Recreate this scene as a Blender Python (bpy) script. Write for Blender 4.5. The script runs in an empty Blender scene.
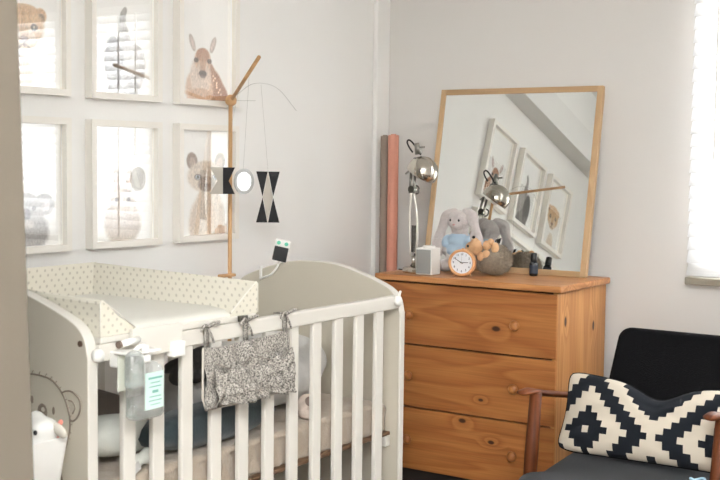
import bpy, bmesh, math, random
from mathutils import Vector, Matrix, Euler, noise
random.seed(7)
scene = bpy.context.scene
COL = scene.collection
PI = math.pi

# ---------------------------------------------------------------- materials
def s2l(c):
    return tuple(((v/255)/12.92 if v/255 <= .04045 else (((v/255)+.055)/1.055)**2.4) for v in c)

def newmat(name):
    m = bpy.data.materials.new(name); m.use_nodes = True
    nt = m.node_tree; b = nt.nodes['Principled BSDF']
    return m, nt, b

def mat(name, rgb, rough=.6, metal=0., bump=0., bscale=200., var=0., vscale=8., spec=.5, trans=0., sheen=0.):
    m, nt, b = newmat(name); c = s2l(rgb)
    b.inputs['Base Color'].default_value = (*c, 1)
    b.inputs['Roughness'].default_value = rough
    b.inputs['Metallic'].default_value = metal
    b.inputs['Specular IOR Level'].default_value = spec
    if trans: b.inputs['Transmission Weight'].default_value = trans
    if sheen: b.inputs['Sheen Weight'].default_value = sheen
    tc = nt.nodes.new('ShaderNodeTexCoord')
    n = nt.nodes.new('ShaderNodeTexNoise'); n.inputs['Scale'].default_value = vscale; n.inputs['Detail'].default_value = 4
    nt.links.new(tc.outputs['Object'], n.inputs['Vector'])
    v = max(var, .02)
    mp = nt.nodes.new('ShaderNodeMapRange')
    mp.inputs['To Min'].default_value = 1-v; mp.inputs['To Max'].default_value = 1+v
    nt.links.new(n.outputs['Fac'], mp.inputs['Value'])
    mx = nt.nodes.new('ShaderNodeVectorMath'); mx.operation = 'SCALE'
    mx.inputs[0].default_value = c
    nt.links.new(mp.outputs['Result'], mx.inputs['Scale'])
    nt.links.new(mx.outputs['Vector'], b.inputs['Base Color'])
    if bump:
        n2 = nt.nodes.new('ShaderNodeTexNoise'); n2.inputs['Scale'].default_value = bscale; n2.inputs['Detail'].default_value = 3
        nt.links.new(tc.outputs['Object'], n2.inputs['Vector'])
        bp = nt.nodes.new('ShaderNodeBump'); bp.inputs['Strength'].default_value = bump; bp.inputs['Distance'].default_value = .004
        nt.links.new(n2.outputs['Fac'], bp.inputs['Height']); nt.links.new(bp.outputs['Normal'], b.inputs['Normal'])
    return m

def wood(name, light, dark, axis='X', rough=.45, ringscale=26., knots=(), spec=.4, fine=.35, stretch=.08):
    """Wood grain running along axis, with knots at given world points (x,y,z,r)."""
    m, nt, b = newmat(name); N = nt.nodes; Lk = nt.links
    geo = N.new('ShaderNodeNewGeometry')
    mp = N.new('ShaderNodeMapping')
    sc = {'X': (stretch, 1, 1), 'Y': (1, stretch, 1), 'Z': (1, 1, stretch)}[axis]
    mp.inputs['Scale'].default_value = sc
    Lk.new(geo.outputs['Position'], mp.inputs['Vector'])
    n1 = N.new('ShaderNodeTexNoise'); n1.inputs['Scale'].default_value = 5; n1.inputs['Detail'].default_value = 2
    n1.inputs['Distortion'].default_value = .6
    Lk.new(mp.outputs['Vector'], n1.inputs['Vector'])
    mul = N.new('ShaderNodeMath'); mul.operation = 'MULTIPLY'; mul.inputs[1].default_value = ringscale
    Lk.new(n1.outputs['Fac'], mul.inputs[0])
    last = mul.outputs[0]
    kmask = None
    for (x, y, z, r) in knots:
        vm = N.new('ShaderNodeVectorMath'); vm.operation = 'SUBTRACT'; vm.inputs[1].default_value = (x, y, z)
        Lk.new(geo.outputs['Position'], vm.inputs[0])
        sv = N.new('ShaderNodeVectorMath'); sv.operation = 'MULTIPLY'
        sv.inputs[1].default_value = {'X': (.55, 1, 1), 'Y': (1, .55, 1), 'Z': (1, 1, .5)}[axis]
        Lk.new(vm.outputs[0], sv.inputs[0])
        ln = N.new('ShaderNodeVectorMath'); ln.operation = 'LENGTH'; Lk.new(sv.outputs[0], ln.inputs[0])
        mr = N.new('ShaderNodeMapRange'); mr.inputs['From Min'].default_value = r*.8; mr.inputs['From Max'].default_value = r*1.3
        mr.inputs['To Min'].default_value = 1; mr.inputs['To Max'].default_value = 0
        Lk.new(ln.outputs['Value'], mr.inputs['Value'])
        # warp the rings around the knot
        w = N.new('ShaderNodeMapRange'); w.inputs['From Min'].default_value = 0; w.inputs['From Max'].default_value = r*6
        w.inputs['To Min'].default_value = 1.3; w.inputs['To Max'].default_value = 0
        w.interpolation_type = 'SMOOTHSTEP'
        Lk.new(ln.outputs['Value'], w.inputs['Value'])
        ad = N.new('ShaderNodeMath'); ad.operation = 'ADD'; Lk.new(last, ad.inputs[0]); Lk.new(w.outputs[0], ad.inputs[1]); last = ad.outputs[0]
        if kmask is None: kmask = mr.outputs[0]
        else:
            mm = N.new('ShaderNodeMath'); mm.operation = 'MAXIMUM'; Lk.new(kmask, mm.inputs[0]); Lk.new(mr.outputs[0], mm.inputs[1]); kmask = mm.outputs[0]
    fr = N.new('ShaderNodeMath'); fr.operation = 'FRACT'; Lk.new(last, fr.inputs[0])
    rmp = N.new('ShaderNodeValToRGB'); Lk.new(fr.outputs[0], rmp.inputs['Fac'])
    l, d = s2l(light), s2l(dark)
    e = rmp.color_ramp.elements
    e[0].position = 0; e[0].color = (*l, 1); e[1].position = 1; e[1].color = (*l, 1)
    x = e.new(.8); x.color = (*d, 1)
    x = e.new(.35); x.color = (*[.6*a+.4*c for a, c in zip(l, d)], 1)
    # fine streaks
    mp2 = N.new('ShaderNodeMapping'); mp2.inputs['Scale'].default_value = tuple(v*(1 if v == 1 else .2) for v in sc)
    Lk.new(geo.outputs['Position'], mp2.inputs['Vector'])
    n2 = N.new('ShaderNodeTexNoise'); n2.inputs['Scale'].default_value = 160; n2.inputs['Detail'].default_value = 3
    Lk.new(mp2.outputs['Vector'], n2.inputs['Vector'])
    mr2 = N.new('ShaderNodeMapRange'); mr2.inputs['To Min'].default_value = 1-fine; mr2.inputs['To Max'].default_value = 1+fine
    Lk.new(n2.outputs['Fac'], mr2.inputs['Value'])
    sm = N.new('ShaderNodeVectorMath'); sm.operation = 'SCALE'; Lk.new(rmp.outputs['Color'], sm.inputs[0]); Lk.new(mr2.outputs[0], sm.inputs['Scale'])
    out = sm.outputs[0]
    if kmask is not None:
        mx = N.new('ShaderNodeMix'); mx.data_type = 'RGBA'; mx.inputs['B'].default_value = (*s2l((62, 34, 18)), 1)
        Lk.new(kmask, mx.inputs['Factor']); Lk.new(out, mx.inputs['A']); out = mx.outputs['Result']
    Lk.new(out, b.inputs['Base Color'])
    b.inputs['Roughness'].default_value = rough; b.inputs['Specular IOR Level'].default_value = spec
    return m

def vcol_mat(name, rough=.8, attr='Col', bump=0, bscale=300):
    m, nt, b = newmat(name)
    a = nt.nodes.new('ShaderNodeVertexColor'); a.layer_name = attr
    nt.links.new(a.outputs['Color'], b.inputs['Base Color']); b.inputs['Roughness'].default_value = rough
    b.inputs['Specular IOR Level'].default_value = .2
    if bump:
        tc = nt.nodes.new('ShaderNodeTexCoord'); n2 = nt.nodes.new('ShaderNodeTexNoise'); n2.inputs['Scale'].default_value = bscale
        nt.links.new(tc.outputs['Object'], n2.inputs['Vector'])
        bp = nt.nodes.new('ShaderNodeBump'); bp.inputs['Strength'].default_value = bump; bp.inputs['Distance'].default_value = .002
        nt.links.new(n2.outputs['Fac'], bp.inputs['Height']); nt.links.new(bp.outputs['Normal'], b.inputs['Normal'])
    return m

def clear_mat(name, gloss=.12, tint=(255, 255, 255), rough=0., fres=.5, add=False):
    m = bpy.data.materials.new(name); m.use_nodes = True; nt = m.node_tree; nt.nodes.clear()
    o = nt.nodes.new('ShaderNodeOutputMaterial'); t = nt.nodes.new('ShaderNodeBsdfTransparent'); g = nt.nodes.new('ShaderNodeBsdfGlossy')
    t.inputs['Color'].default_value = (*s2l(tint), 1); g.inputs['Roughness'].default_value = rough
    lw = nt.nodes.new('ShaderNodeLayerWeight'); lw.inputs['Blend'].default_value = .25
    mr = nt.nodes.new('ShaderNodeMapRange'); mr.inputs['To Min'].default_value = gloss; mr.inputs['To Max'].default_value = min(1, gloss+fres)
    nt.links.new(lw.outputs['Fresnel'], mr.inputs['Value'])
    if add:   # thin glass: everything behind stays clear, a faint reflection on top
        cb = nt.nodes.new('ShaderNodeCombineColor')
        for k in range(3): nt.links.new(mr.outputs[0], cb.inputs[k])
        nt.links.new(cb.outputs[0], g.inputs['Color'])
        ad = nt.nodes.new('ShaderNodeAddShader'); nt.links.new(t.outputs[0], ad.inputs[0]); nt.links.new(g.outputs[0], ad.inputs[1]); nt.links.new(ad.outputs[0], o.inputs['Surface'])
        return m
    mx = nt.nodes.new('ShaderNodeMixShader'); nt.links.new(mr.outputs[0], mx.inputs[0]); nt.links.new(t.outputs[0], mx.inputs[1]); nt.links.new(g.outputs[0], mx.inputs[2])
    nt.links.new(mx.outputs[0], o.inputs['Surface'])
    return m

def milky_mat(name, gloss, tint, rough, fres):
    m = clear_mat(name, gloss, tint, rough, fres); nt = m.node_tree
    o = [n for n in nt.nodes if n.type == 'OUTPUT_MATERIAL'][0]; src = o.inputs['Surface'].links[0].from_socket
    d = nt.nodes.new('ShaderNodeBsdfDiffuse'); d.inputs['Color'].default_value = (.95, .97, .96, 1)
    mx = nt.nodes.new('ShaderNodeMixShader'); mx.inputs[0].default_value = .20
    nt.links.new(src, mx.inputs[1]); nt.links.new(d.outputs[0], mx.inputs[2]); nt.links.new(mx.outputs[0], o.inputs['Surface'])
    return m

M = {}
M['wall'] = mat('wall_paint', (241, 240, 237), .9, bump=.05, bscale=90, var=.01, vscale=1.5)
M['wallr'] = mat('wall_paint_shaded', (219, 216, 212), .9, bump=.05, bscale=90, var=.01, vscale=1.5)  # same wall paint, with the window wall's weaker light put into the colour
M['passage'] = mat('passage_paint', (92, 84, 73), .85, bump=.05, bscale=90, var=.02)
M['ceil'] = mat('ceiling_paint', (246, 246, 244), .9)
M['soffit'] = mat('soffit_paint', (234, 233, 230), .9)
M['floor'] = wood('dark_floor_boards', (92, 70, 52), (52, 38, 28), 'Y', .4)
M['frame'] = mat('white_frame_lacquer', (240, 236, 228), .4, var=.01)
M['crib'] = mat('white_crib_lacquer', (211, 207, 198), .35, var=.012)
M['crib_shaded'] = mat('crib_lacquer_shaded', (186, 179, 164), .45, var=.012)  # crib lacquer darkened: shade on the panel faces is put into the colour
M['white'] = mat('white_plastic', (236, 235, 230), .35)
M['black'] = mat('black_plastic', (22, 22, 24), .35)
M['chrome'] = mat('brushed_chrome', (196, 190, 180), .16, 1., var=.05)
M['darkmetal'] = mat('dark_metal', (92, 90, 84), .3, 1.)
M['steel'] = mat('steel', (150, 148, 142), .3, 1.)
M['glass'] = clear_mat('picture_glass', .105, fres=.08, add=True)
M['winglass'] = clear_mat('window_glass', .04)
M['bottleglass'] = milky_mat('clear_bottle_plastic', .16, (250, 252, 251), .05, .35)
M['liquid'] = clear_mat('clear_gel', .08, (244, 248, 246), .02)
M['mirror'] = mat('mirror_silver', (236, 238, 236), 0., 1., var=0)
M['cyl_rose'] = mat('rose_wrapping_paper', (196, 134, 114), .5, bump=.25, bscale=60, var=.08, vscale=60)
M['cyl_brown'] = mat('kraft_roll', (138, 122, 110), .7, var=.08)
M['sheet'] = mat('beige_muslin', (160, 146, 130), .95, bump=.7, bscale=140, var=.06, vscale=60, sheen=.2)
M['nest'] = mat('pale_grey_cotton', (188, 186, 182), .95, bump=.3, bscale=120, var=.03, sheen=.2)
M['taupe'] = mat('taupe_cotton', (118, 108, 100), .95, bump=.4, bscale=150, var=.05)
M['teal'] = mat('dark_teal_velvet', (36, 50, 54), .85, bump=.3, bscale=200, var=.08, sheen=.3)
M['charcoalfur'] = mat('charcoal_plush', (84, 82, 80), .95, bump=1., bscale=260, var=.25, vscale=90)
M['sage'] = mat('pale_sage_cotton', (216, 218, 210), .95, bump=.3, bscale=120, var=.03)
M['cream'] = mat('cream_plush', (222, 205, 192), .95, bump=.6, bscale=200, var=.08, vscale=40)
M['blackfab'] = mat('black_wool', (14, 14, 16), .95, spec=.15, bump=.5, bscale=500, var=.2, vscale=200)
M['seatfab'] = mat('charcoal_wool', (56, 58, 61), .95, bump=.5, bscale=500, var=.12, vscale=200)
M['chairwood'] = wood('reddish_teak', (94, 48, 22), (68, 33, 14), 'Z', .55, 12, spec=.2)
M['chairwood_y'] = wood('reddish_teak_arm', (108, 57, 26), (80, 40, 18), 'Y', .5, 10, spec=.25)
M['beech'] = wood('pale_beech', (196, 156, 112), (176, 136, 94), 'Z', .45, 8, fine=.1)
M['oak'] = wood('light_oak_side', (190, 160, 124), (174, 144, 108), 'Z', .5, 7, fine=.12)
M['oak_x'] = wood('light_oak_rail', (182, 150, 114), (164, 134, 98), 'X', .5, 7, fine=.12)
M['bedslat'] = wood('birch_bed_base', (104, 78, 56), (82, 60, 42), 'Y', .6, 7, fine=.12)
M['bunny'] = mat('grey_bunny_fur', (196, 188, 186), .95, bump=1., bscale=170, var=.16, vscale=80, sheen=.4)
M['blue'] = mat('pale_blue_shirt', (172, 194, 212), .95, bump=.3, bscale=260, var=.05)
M['quill'] = mat('hedgehog_grey_fur', (140, 128, 112), .95, bump=1., bscale=220, var=.3, vscale=120)
M['tanplush'] = mat('tan_plush', (210, 168, 128), .95, bump=.8, bscale=200, var=.12, vscale=70)
M['ink'] = mat('bear_drawing_ink', (112, 100, 88), .8)
M['coral'] = mat('coral_plastic', (226, 140, 124), .45)
M['green'] = mat('mint_label', (206, 232, 222), .6)
M['mint_cap'] = mat('mint_ring', (96, 190, 160), .4)
M['holder'] = mat('pale_green_holder', (220, 222, 208), .4)
M['navy'] = mat('navy_clock_ink', (60, 70, 92), .5)
M['clockface'] = mat('white_clock_face', (226, 230, 236), .5)
M['clockwood'] = wood('beech_clock_ring', (214, 160, 112), (190, 136, 92), 'X', .45, 6, fine=.1)
M['mesh'] = mat('grey_speaker_cloth', (150, 150, 147), .9, bump=.6, bscale=700, var=.1, vscale=400)
M['darkglass'] = mat('near_black_glass', (20, 24, 32), .15)
M['cardgrey'] = mat('beige_card', (186, 179, 168), .8)
M['cardblack'] = mat('black_card', (26, 26, 28), .8)
M['thread'] = clear_mat('nylon_thread', .10, (242, 242, 240), .3, .2)
M['bluecord'] = mat('light_blue_cord', (170, 204, 222), .5)

def mat_slat():
    m = bpy.data.materials.new('blind_slat_white'); m.use_nodes = True; nt = m.node_tree; nt.nodes.clear()
    o = nt.nodes.new('ShaderNodeOutputMaterial'); d = nt.nodes.new('ShaderNodeBsdfDiffuse'); t = nt.nodes.new('ShaderNodeBsdfTranslucent')
    n = nt.nodes.new('ShaderNodeTexNoise'); n.inputs['Scale'].default_value = 3
    r = nt.nodes.new('ShaderNodeMapRange'); r.inputs['To Min'].default_value = .80; r.inputs['To Max'].default_value = .86
    nt.links.new(n.outputs['Fac'], r.inputs['Value'])
    cb = nt.nodes.new('ShaderNodeCombineColor')
    for k in range(3): nt.links.new(r.outputs[0], cb.inputs[k])
    for s in (d, t): nt.links.new(cb.outputs[0], s.inputs['Color'])
    mx = nt.nodes.new('ShaderNodeMixShader'); mx.inputs[0].default_value = .55
    nt.links.new(d.outputs[0], mx.inputs[1]); nt.links.new(t.outputs[0], mx.inputs[2]); nt.links.new(mx.outputs[0], o.inputs['Surface'])
    return m
M['slat'] = mat_slat()

def mat_stars():
    """Off-white oilcloth sprinkled with little grey stars/dots."""
    m, nt, b = newmat('star_print_oilcloth'); N = nt.nodes; Lk = nt.links
    tc = N.new('ShaderNodeTexCoord')
    sep = N.new('ShaderNodeSeparateXYZ'); Lk.new(tc.outputs['Object'], sep.inputs[0])
    au = N.new('ShaderNodeMath'); Lk.new(sep.outputs['X'], au.inputs[0]); Lk.new(sep.outputs['Y'], au.inputs[1])
    cmb = N.new('ShaderNodeCombineXYZ'); Lk.new(au.outputs[0], cmb.inputs['X']); Lk.new(sep.outputs['Z'], cmb.inputs['Y'])
    rt_ = N.new('ShaderNodeMapping'); rt_.inputs['Rotation'].default_value = (0, 0, PI/4); Lk.new(cmb.outputs[0], rt_.inputs['Vector'])
    v = N.new('ShaderNodeTexVoronoi'); v.voronoi_dimensions = '2D'; v.inputs['Scale'].default_value = 58; v.inputs['Randomness'].default_value = .12
    Lk.new(rt_.outputs[0], v.inputs['Vector'])
    lt = N.new('ShaderNodeMapRange'); lt.inputs['From Min'].default_value = .13; lt.inputs['From Max'].default_value = .24
    lt.inputs['To Min'].default_value = 1; lt.inputs['To Max'].default_value = 0
    Lk.new(v.outputs['Distance'], lt.inputs['Value'])
    mx = N.new('ShaderNodeMix'); mx.data_type = 'RGBA'
    mx.inputs['A'].default_value = (*s2l((212, 207, 192)), 1); mx.inputs['B'].default_value = (*s2l((178, 172, 157)), 1)
    Lk.new(lt.outputs[0], mx.inputs['Factor']); Lk.new(mx.outputs['Result'], b.inputs['Base Color'])
    b.inputs['Roughness'].default_value = .42
    return m
M['stars'] = mat_stars()
M['padtop'] = mat('mat_base_oilcloth', (216, 214, 204), .35, var=.02)
M['piping'] = mat('mat_piping', (222, 219, 208), .4)

def mat_speckle():
    m, nt, b = newmat('speckled_grey_cotton'); N = nt.nodes; Lk = nt.links
    tc = N.new('ShaderNodeTexCoord'); n = N.new('ShaderNodeTexNoise'); n.inputs['Scale'].default_value = 300; n.inputs['Detail'].default_value = 4
    n.inputs['Roughness'].default_value = .8
    Lk.new(tc.outputs['Object'], n.inputs['Vector'])
    r = N.new('ShaderNodeValToRGB'); Lk.new(n.outputs['Fac'], r.inputs['Fac'])
    e = r.color_ramp.elements; e[0].position = .44; e[0].color = (*s2l((56, 52, 48)), 1); e[1].position = .56; e[1].color = (*s2l((180, 174, 165)), 1)
    Lk.new(r.outputs['Color'], b.inputs['Base Color']); b.inputs['Roughness'].default_value = .95
    return m
M['speckle'] = mat_speckle()
PK = [(.779, -.4247, .657, .0085), (.651, -.4247, .314, .0075), (.768, -.4247, .252, .0065), (.724, -.4247, .398, .005)]
M['pine_front'] = wood('pine_drawer_front', (160, 104, 56), (140, 84, 42), 'X', .45, 9, knots=PK, stretch=.12)
M['pine_side'] = wood('pine_side_panel', (188, 136, 84), (166, 112, 64), 'Z', .45, 10, knots=[(1.011, -.358, .695, .0085), (1.011, -.115, .655, .0085)], stretch=.10)
M['pine_top'] = wood('pine_top_board', (184, 132, 84), (160, 106, 62), 'X', .38, 14)
M['pine_edge'] = wood('pine_top_edge', (176, 112, 58), (146, 86, 40), 'X', .4, 10)
M['pine_knob'] = wood('pine_knob', (164, 108, 58), (142, 86, 44), 'Y', .35, 8)
M['gap'] = mat('dark_gap', (30, 20, 13), .8)

# ---------------------------------------------------------------- helpers
def sm(e0, e1, x):
    t = min(1, max(0, (x-e0)/(e1-e0))); return t*t*(3-2*t)

def link(o): COL.objects.link(o); return o

def thing(name, label, cat, loc=(0, 0, 0), group=None, kind=None):
    o = bpy.data.objects.new(name, None); link(o); o.location = loc; o.empty_display_size = .05
    o['label'] = label; o['category'] = cat
    if group: o['group'] = group
    if kind: o['kind'] = kind
    return o

def wloc(o):
    v = Vector((0, 0, 0))
    while o is not None: v += o.location; o = o.parent
    return v

def obj(name, bm, m, parent=None, smooth=None, bevel=0, label=None, sub=0, mats=None):
    """geometry in bm is in world coordinates; it is stored relative to the parent."""
    bmesh.ops.recalc_face_normals(bm, faces=bm.faces[:])
    me = bpy.data.meshes.new(name)
    if parent is not None:
        off = wloc(parent)
        bmesh.ops.translate(bm, vec=-off, verts=bm.verts[:])
    else:
        # origin at the base of the mesh
        xs = [v.co for v in bm.verts]
        off = Vector((sum(c.x for c in xs)/len(xs), sum(c.y for c in xs)/len(xs), min(c.z for c in xs)))
        bmesh.ops.translate(bm, vec=-off, verts=bm.verts[:])
    bm.to_mesh(me); bm.free()
    o = bpy.data.objects.new(name, me); link(o)
    if parent is not None: o.parent = parent
    else: o.location = off
    for mm in (mats or [m]): me.materials.append(mm)
    if bevel:
        md = o.modifiers.new('bevel', 'BEVEL'); md.width = bevel; md.segments = 3; md.limit_method = 'ANGLE'; md.angle_limit = math.radians(40)
    if sub:
        md = o.modifiers.new('sub', 'SUBSURF'); md.levels = sub; md.render_levels = sub
    if smooth is None: smooth = bool(bevel or sub)
    if smooth:
        for p in me.polygons: p.use_smooth = True
        if bevel:
            md = o.modifiers.new('wn', 'WEIGHTED_NORMAL')
    if label: o['label'] = label
    return o

def tag(o, label, cat, group=None, kind=None):
    o['label'] = label; o['category'] = cat
    if group: o['group'] = group
    if kind: o['kind'] = kind
    return o

def struct(name, bm, m, label=None, **k):
    o = obj(name, bm, m, **k); o['kind'] = 'structure'
    if label: o['label'] = label
    return o

def box(bm, x0, x1, y0, y1, z0, z1, rot=None, piv=None):
    vs = [bm.verts.new((x, y, z)) for x in (x0, x1) for y in (y0, y1) for z in (z0, z1)]
    for f in ((0, 1, 3, 2), (4, 6, 7, 5), (0, 4, 5, 1), (2, 3, 7, 6), (0, 2, 6, 4), (1, 5, 7, 3)):
        bm.faces.new([vs[i] for i in f])
    if rot is not None:
        bmesh.ops.rotate(bm, cent=piv or ((x0+x1)/2, (y0+y1)/2, (z0+z1)/2), matrix=rot, verts=vs)
    return vs

def B(*a, **k):
    bm = bmesh.new(); box(bm, *a, **k); return bm

def frame_of(d):
    d = Vector(d).normalized()
    u = d.cross(Vector((0, 0, 1)))
    if u.length < 1e-3: u = Vector((1, 0, 0))
    u.normalize(); return u, d.cross(u).normalized()

def tube(bm, pts, r, seg=12, caps=True, closed=False):
    pts = [Vector(p) for p in pts]; n = len(pts); rs = r if isinstance(r, (list, tuple)) else [r]*n
    rings = []; pu = None
    for i, p in enumerate(pts):
        if closed: d = pts[(i+1) % n]-pts[i-1]
        else: d = (pts[min(i+1, n-1)]-pts[max(i-1, 0)])
        d.normalize()
        if pu is None: u, v = frame_of(d)
        else:
            u = (pu-d*pu.dot(d)); u.normalize(); v = d.cross(u)
        pu = u
        rings.append([bm.verts.new(p+(u*math.cos(a)+v*math.sin(a))*rs[i]) for a in [2*PI*k/seg for k in range(seg)]])
    m = n if closed else n-1
    for i in range(m):
        a, b = rings[i], rings[(i+1) % n]
        for k in range(seg): bm.faces.new((a[k], a[(k+1) % seg], b[(k+1) % seg], b[k]))
    if caps and not closed:
        bm.faces.new(rings[0]); bm.faces.new(rings[-1][::-1])
    return rings

def T(pts, r, seg=12, **k):
    bm = bmesh.new(); tube(bm, pts, r, seg, **k); return bm

def spline(pts, n=8):
    pts = [Vector(p) for p in pts]; out = []
    P = [pts[0]*2-pts[1]]+pts+[pts[-1]*2-pts[-2]]
    for i in range(1, len(P)-2):
        for k in range(n):
            t = k/n; a, b, c, d = P[i-1], P[i], P[i+1], P[i+2]
            out.append(.5*((2*b)+(c-a)*t+(2*a-5*b+4*c-d)*t*t+(3*b-a-3*c+d)*t**3))
    out.append(pts[-1]); return out

def lathe(bm, prof, cent=(0, 0, 0), axis=(0, 0, 1), seg=32, caps=True):
    """prof: list of (r, h) along axis."""
    u, v = frame_of(axis); w = Vector(axis).normalized(); c = Vector(cent); rings = []
    for r, h in prof:
        if r < 1e-6: rings.append([bm.verts.new(c+w*h)])
        else: rings.append([bm.verts.new(c+w*h+(u*math.cos(2*PI*k/seg)+v*math.sin(2*PI*k/seg))*r) for k in range(seg)])
    for a, b in zip(rings, rings[1:]):
        if len(a) == 1 and len(b) == 1: continue
        for k in range(seg):
            k2 = (k+1) % seg
            if len(a) == 1: bm.faces.new((a[0], b[k2], b[k]))
            elif len(b) == 1: bm.faces.new((a[k], a[k2], b[0]))
            else: bm.faces.new((a[k], a[k2], b[k2], b[k]))
    for e in (rings[0], rings[-1]):
        if caps and len(e) > 1:
            try: bm.faces.new(e)
            except ValueError: pass

def LA(prof, **k):
    bm = bmesh.new(); lathe(bm, prof, **k); return bm

def prism(bm, poly, ax, a, b):
    """extrude a 2D polygon along axis ax from a to b."""
    def P(p, t):
        return {'x': (t, p[0], p[1]), 'y': (p[0], t, p[1]), 'z': (p[0], p[1], t)}[ax]
    A = [bm.verts.new(P(p, a)) for p in poly]; Bv = [bm.verts.new(P(p, b)) for p in poly]
    n = len(poly); bm.faces.new(A); bm.faces.new(Bv[::-1])
    for i in range(n): bm.faces.new((A[i], A[(i+1) % n], Bv[(i+1) % n], Bv[i]))

def PR(poly, ax, a, b):
    bm = bmesh.new(); prism(bm, poly, ax, a, b); return bm

def ell(bm, c, r, rot=(0, 0, 0), sub=4, namp=0, nsc=20):
    g = bmesh.ops.create_icosphere(bm, subdivisions=sub, radius=1)
    R = Euler(rot).to_matrix(); c = Vector(c)
    for v in g['verts']:
        p = Vector((v.co.x*r[0], v.co.y*r[1], v.co.z*r[2])); p = R @ p+c
        if namp: p += v.co*namp*noise.noise(p*nsc)
        v.co = p

def blob(name, parts, m, parent, vox=.005, smooth=6, namp=0, **k):
    """one continuous soft body out of overlapping ellipsoids."""
    bm = bmesh.new()
    for p in parts: ell(bm, p[0], p[1], p[2] if len(p) > 2 else (0, 0, 0), 3)
    o = obj(name, bm, m, parent, smooth=True, **k)
    md = o.modifiers.new('rm', 'REMESH'); md.mode = 'VOXEL'; md.voxel_size = vox; md.use_smooth_shade = True
    sm = o.modifiers.new('sm', 'SMOOTH'); sm.iterations = smooth; sm.factor = .5
    return o

def pillow_bm(cx, cy, cz, a, b, h, rot=(0, 0, 0), nu=36, nv=28, wr=.004, wsc=12, power=2.6, seed=0):
    """soft cushion: superellipse outline, domed both sides, slight wrinkles."""
    bm = bmesh.new(); R = Euler(rot).to_matrix(); G = {}
    for s in (1, -1):
        for i in range(nu+1):
            for j in range(nv+1):
                u = -1+2*i/nu; v = -1+2*j/nv
                e = max(abs(u), abs(v)); edge = (i in (0, nu) or j in (0, nv))
                if edge and s == -1: continue
                x, y = u*math.sqrt(1-.22*v*v), v*math.sqrt(1-.22*u*u)
                t = max(0, (1-abs(u)**power)*(1-abs(v)**power))**.5
                z = s*h*t
                p = R @ Vector((x*a, y*b, z))
                w = noise.noise(Vector((p.x*wsc+seed, p.y*wsc, p.z*wsc)))*wr
                p += R @ Vector((0, 0, s*w*t))
                G[(s, i, j)] = bm.verts.new(p+Vector((cx, cy, cz)))
    for s in (1, -1):
        g = lambda i, j: G.get((s, i, j)) or G[(1, i, j)]
        for i in range(nu):
            for j in range(nv):
                q = (g(i, j), g(i+1, j), g(i+1, j+1), g(i, j+1))
                bm.faces.new(q if s == 1 else q[::-1])
    return bm

# ---------------------------------------------------------------- room shell
YW = .045          # window wall plane
CH = 2.45
RX, RY = 3.6, -5.2
struct('floor', B(-.1, RX+.1, RY-.1, YW+.1, -.08, 0), M['floor'])
struct('ceiling', B(-.1, RX+.1, RY-.1, YW+.1, CH, CH+.08), M['ceil'])
struct('wall_left', B(-.1, 0, RY, YW+.1, 0, CH), M['wall'])
bm = bmesh.new()
WX0, WX1, WZ0, WZ1 = 1.335, 2.62, .87, 1.93
box(bm, 0, WX0, YW, YW+.1, 0, CH); box(bm, WX1, RX, YW, YW+.1, 0, CH)
box(bm, WX0, WX1, YW, YW+.1, 0, WZ0); box(bm, WX0, WX1, YW, YW+.1, WZ1, CH)
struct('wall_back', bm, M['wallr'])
struct('wall_right', B(RX, RX+.1, RY, YW+.1, 0, CH), M['wall'])
struct('wall_front', B(0, RX, RY-.1, RY, 0, CH), M['wall'])
# wall of the entry passage whose end hides the left edge of the view
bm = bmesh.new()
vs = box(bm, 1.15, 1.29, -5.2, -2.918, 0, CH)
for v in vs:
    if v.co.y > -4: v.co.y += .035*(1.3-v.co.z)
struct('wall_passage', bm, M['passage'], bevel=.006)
# boxed conduit in the corner, soffit over the pictures, baseboards
struct('trim_1', B(0, .022, -.052, YW, 0, CH), M['wall'], label='white boxed pipe running up the corner', bevel=.006)
struct('trim_2', B(0, .11, RY, YW, 1.98, 2.13), M['soffit'], label='boxed beam under the ceiling above the pictures')
struct('baseboard_left', B(0, .012, RY, -.06, 0, .08), M['wall'])
struct('baseboard_back', B(1.06, RX, YW-.012, YW, 0, .08), M['wall'])

# window: frame, sash and glass
bm = bmesh.new()
f = .05
box(bm, WX0, WX0+f, YW+.05, YW+.09, WZ0, WZ1); box(bm, WX1-f, WX1, YW+.05, YW+.09, WZ0, WZ1)
box(bm, WX0+f, WX1-f, YW+.05, YW+.09, WZ0, WZ0+f); box(bm, WX0+f, WX1-f, YW+.05, YW+.09, WZ1-f, WZ1)
xm = (WX0+WX1)/2; box(bm, xm-.03, xm+.03, YW+.05, YW+.09, WZ0+f, WZ1-f)
win = struct('window_1', bm, M['white'], label='white framed window behind the blind')
obj('glass', B(WX0+f, WX1-f, YW+.068, YW+.072, WZ0+f, WZ1-f), M['winglass'], win)
# venetian blind
bl = thing('venetian_blind', 'white horizontal slat blind over the window, half open', 'blind', (1.96, .01, .82))
BX0, BX1 = 1.305, 2.65
obj('headrail', B(BX0, BX1, -.012, .035, 1.925, 1.965), M['white'], bl, bevel=.002)
for k in range(24):
    z = .875+.0452*k; a = math.radians(62)
    bm = bmesh.new(); n = 6; w = .059; top = []; 
    for i in range(n+1):
        t = (i/n-.5)*w; c = .003*(1-(2*i/n-1)**2)
        # room-side edge low, window-side edge high
        top.append((.010+t*math.cos(a)-c*math.sin(a), z+t*math.sin(a)+c*math.cos(a)))
    poly = top+[(p[0]+.0009*math.sin(a), p[1]-.0009) for p in top[::-1]]
    prism(bm, poly, 'x', BX0+.003, BX1-.003)
    obj('slat', bm, M['slat'], bl)
obj('bottom_rail', B(BX0, BX1, -.010, .026, .816, .842), mat('blind_rail_shaded', (140, 133, 120), .5), bl, bevel=.003)  # backlit shade on the rail front is put into its colour
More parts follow.
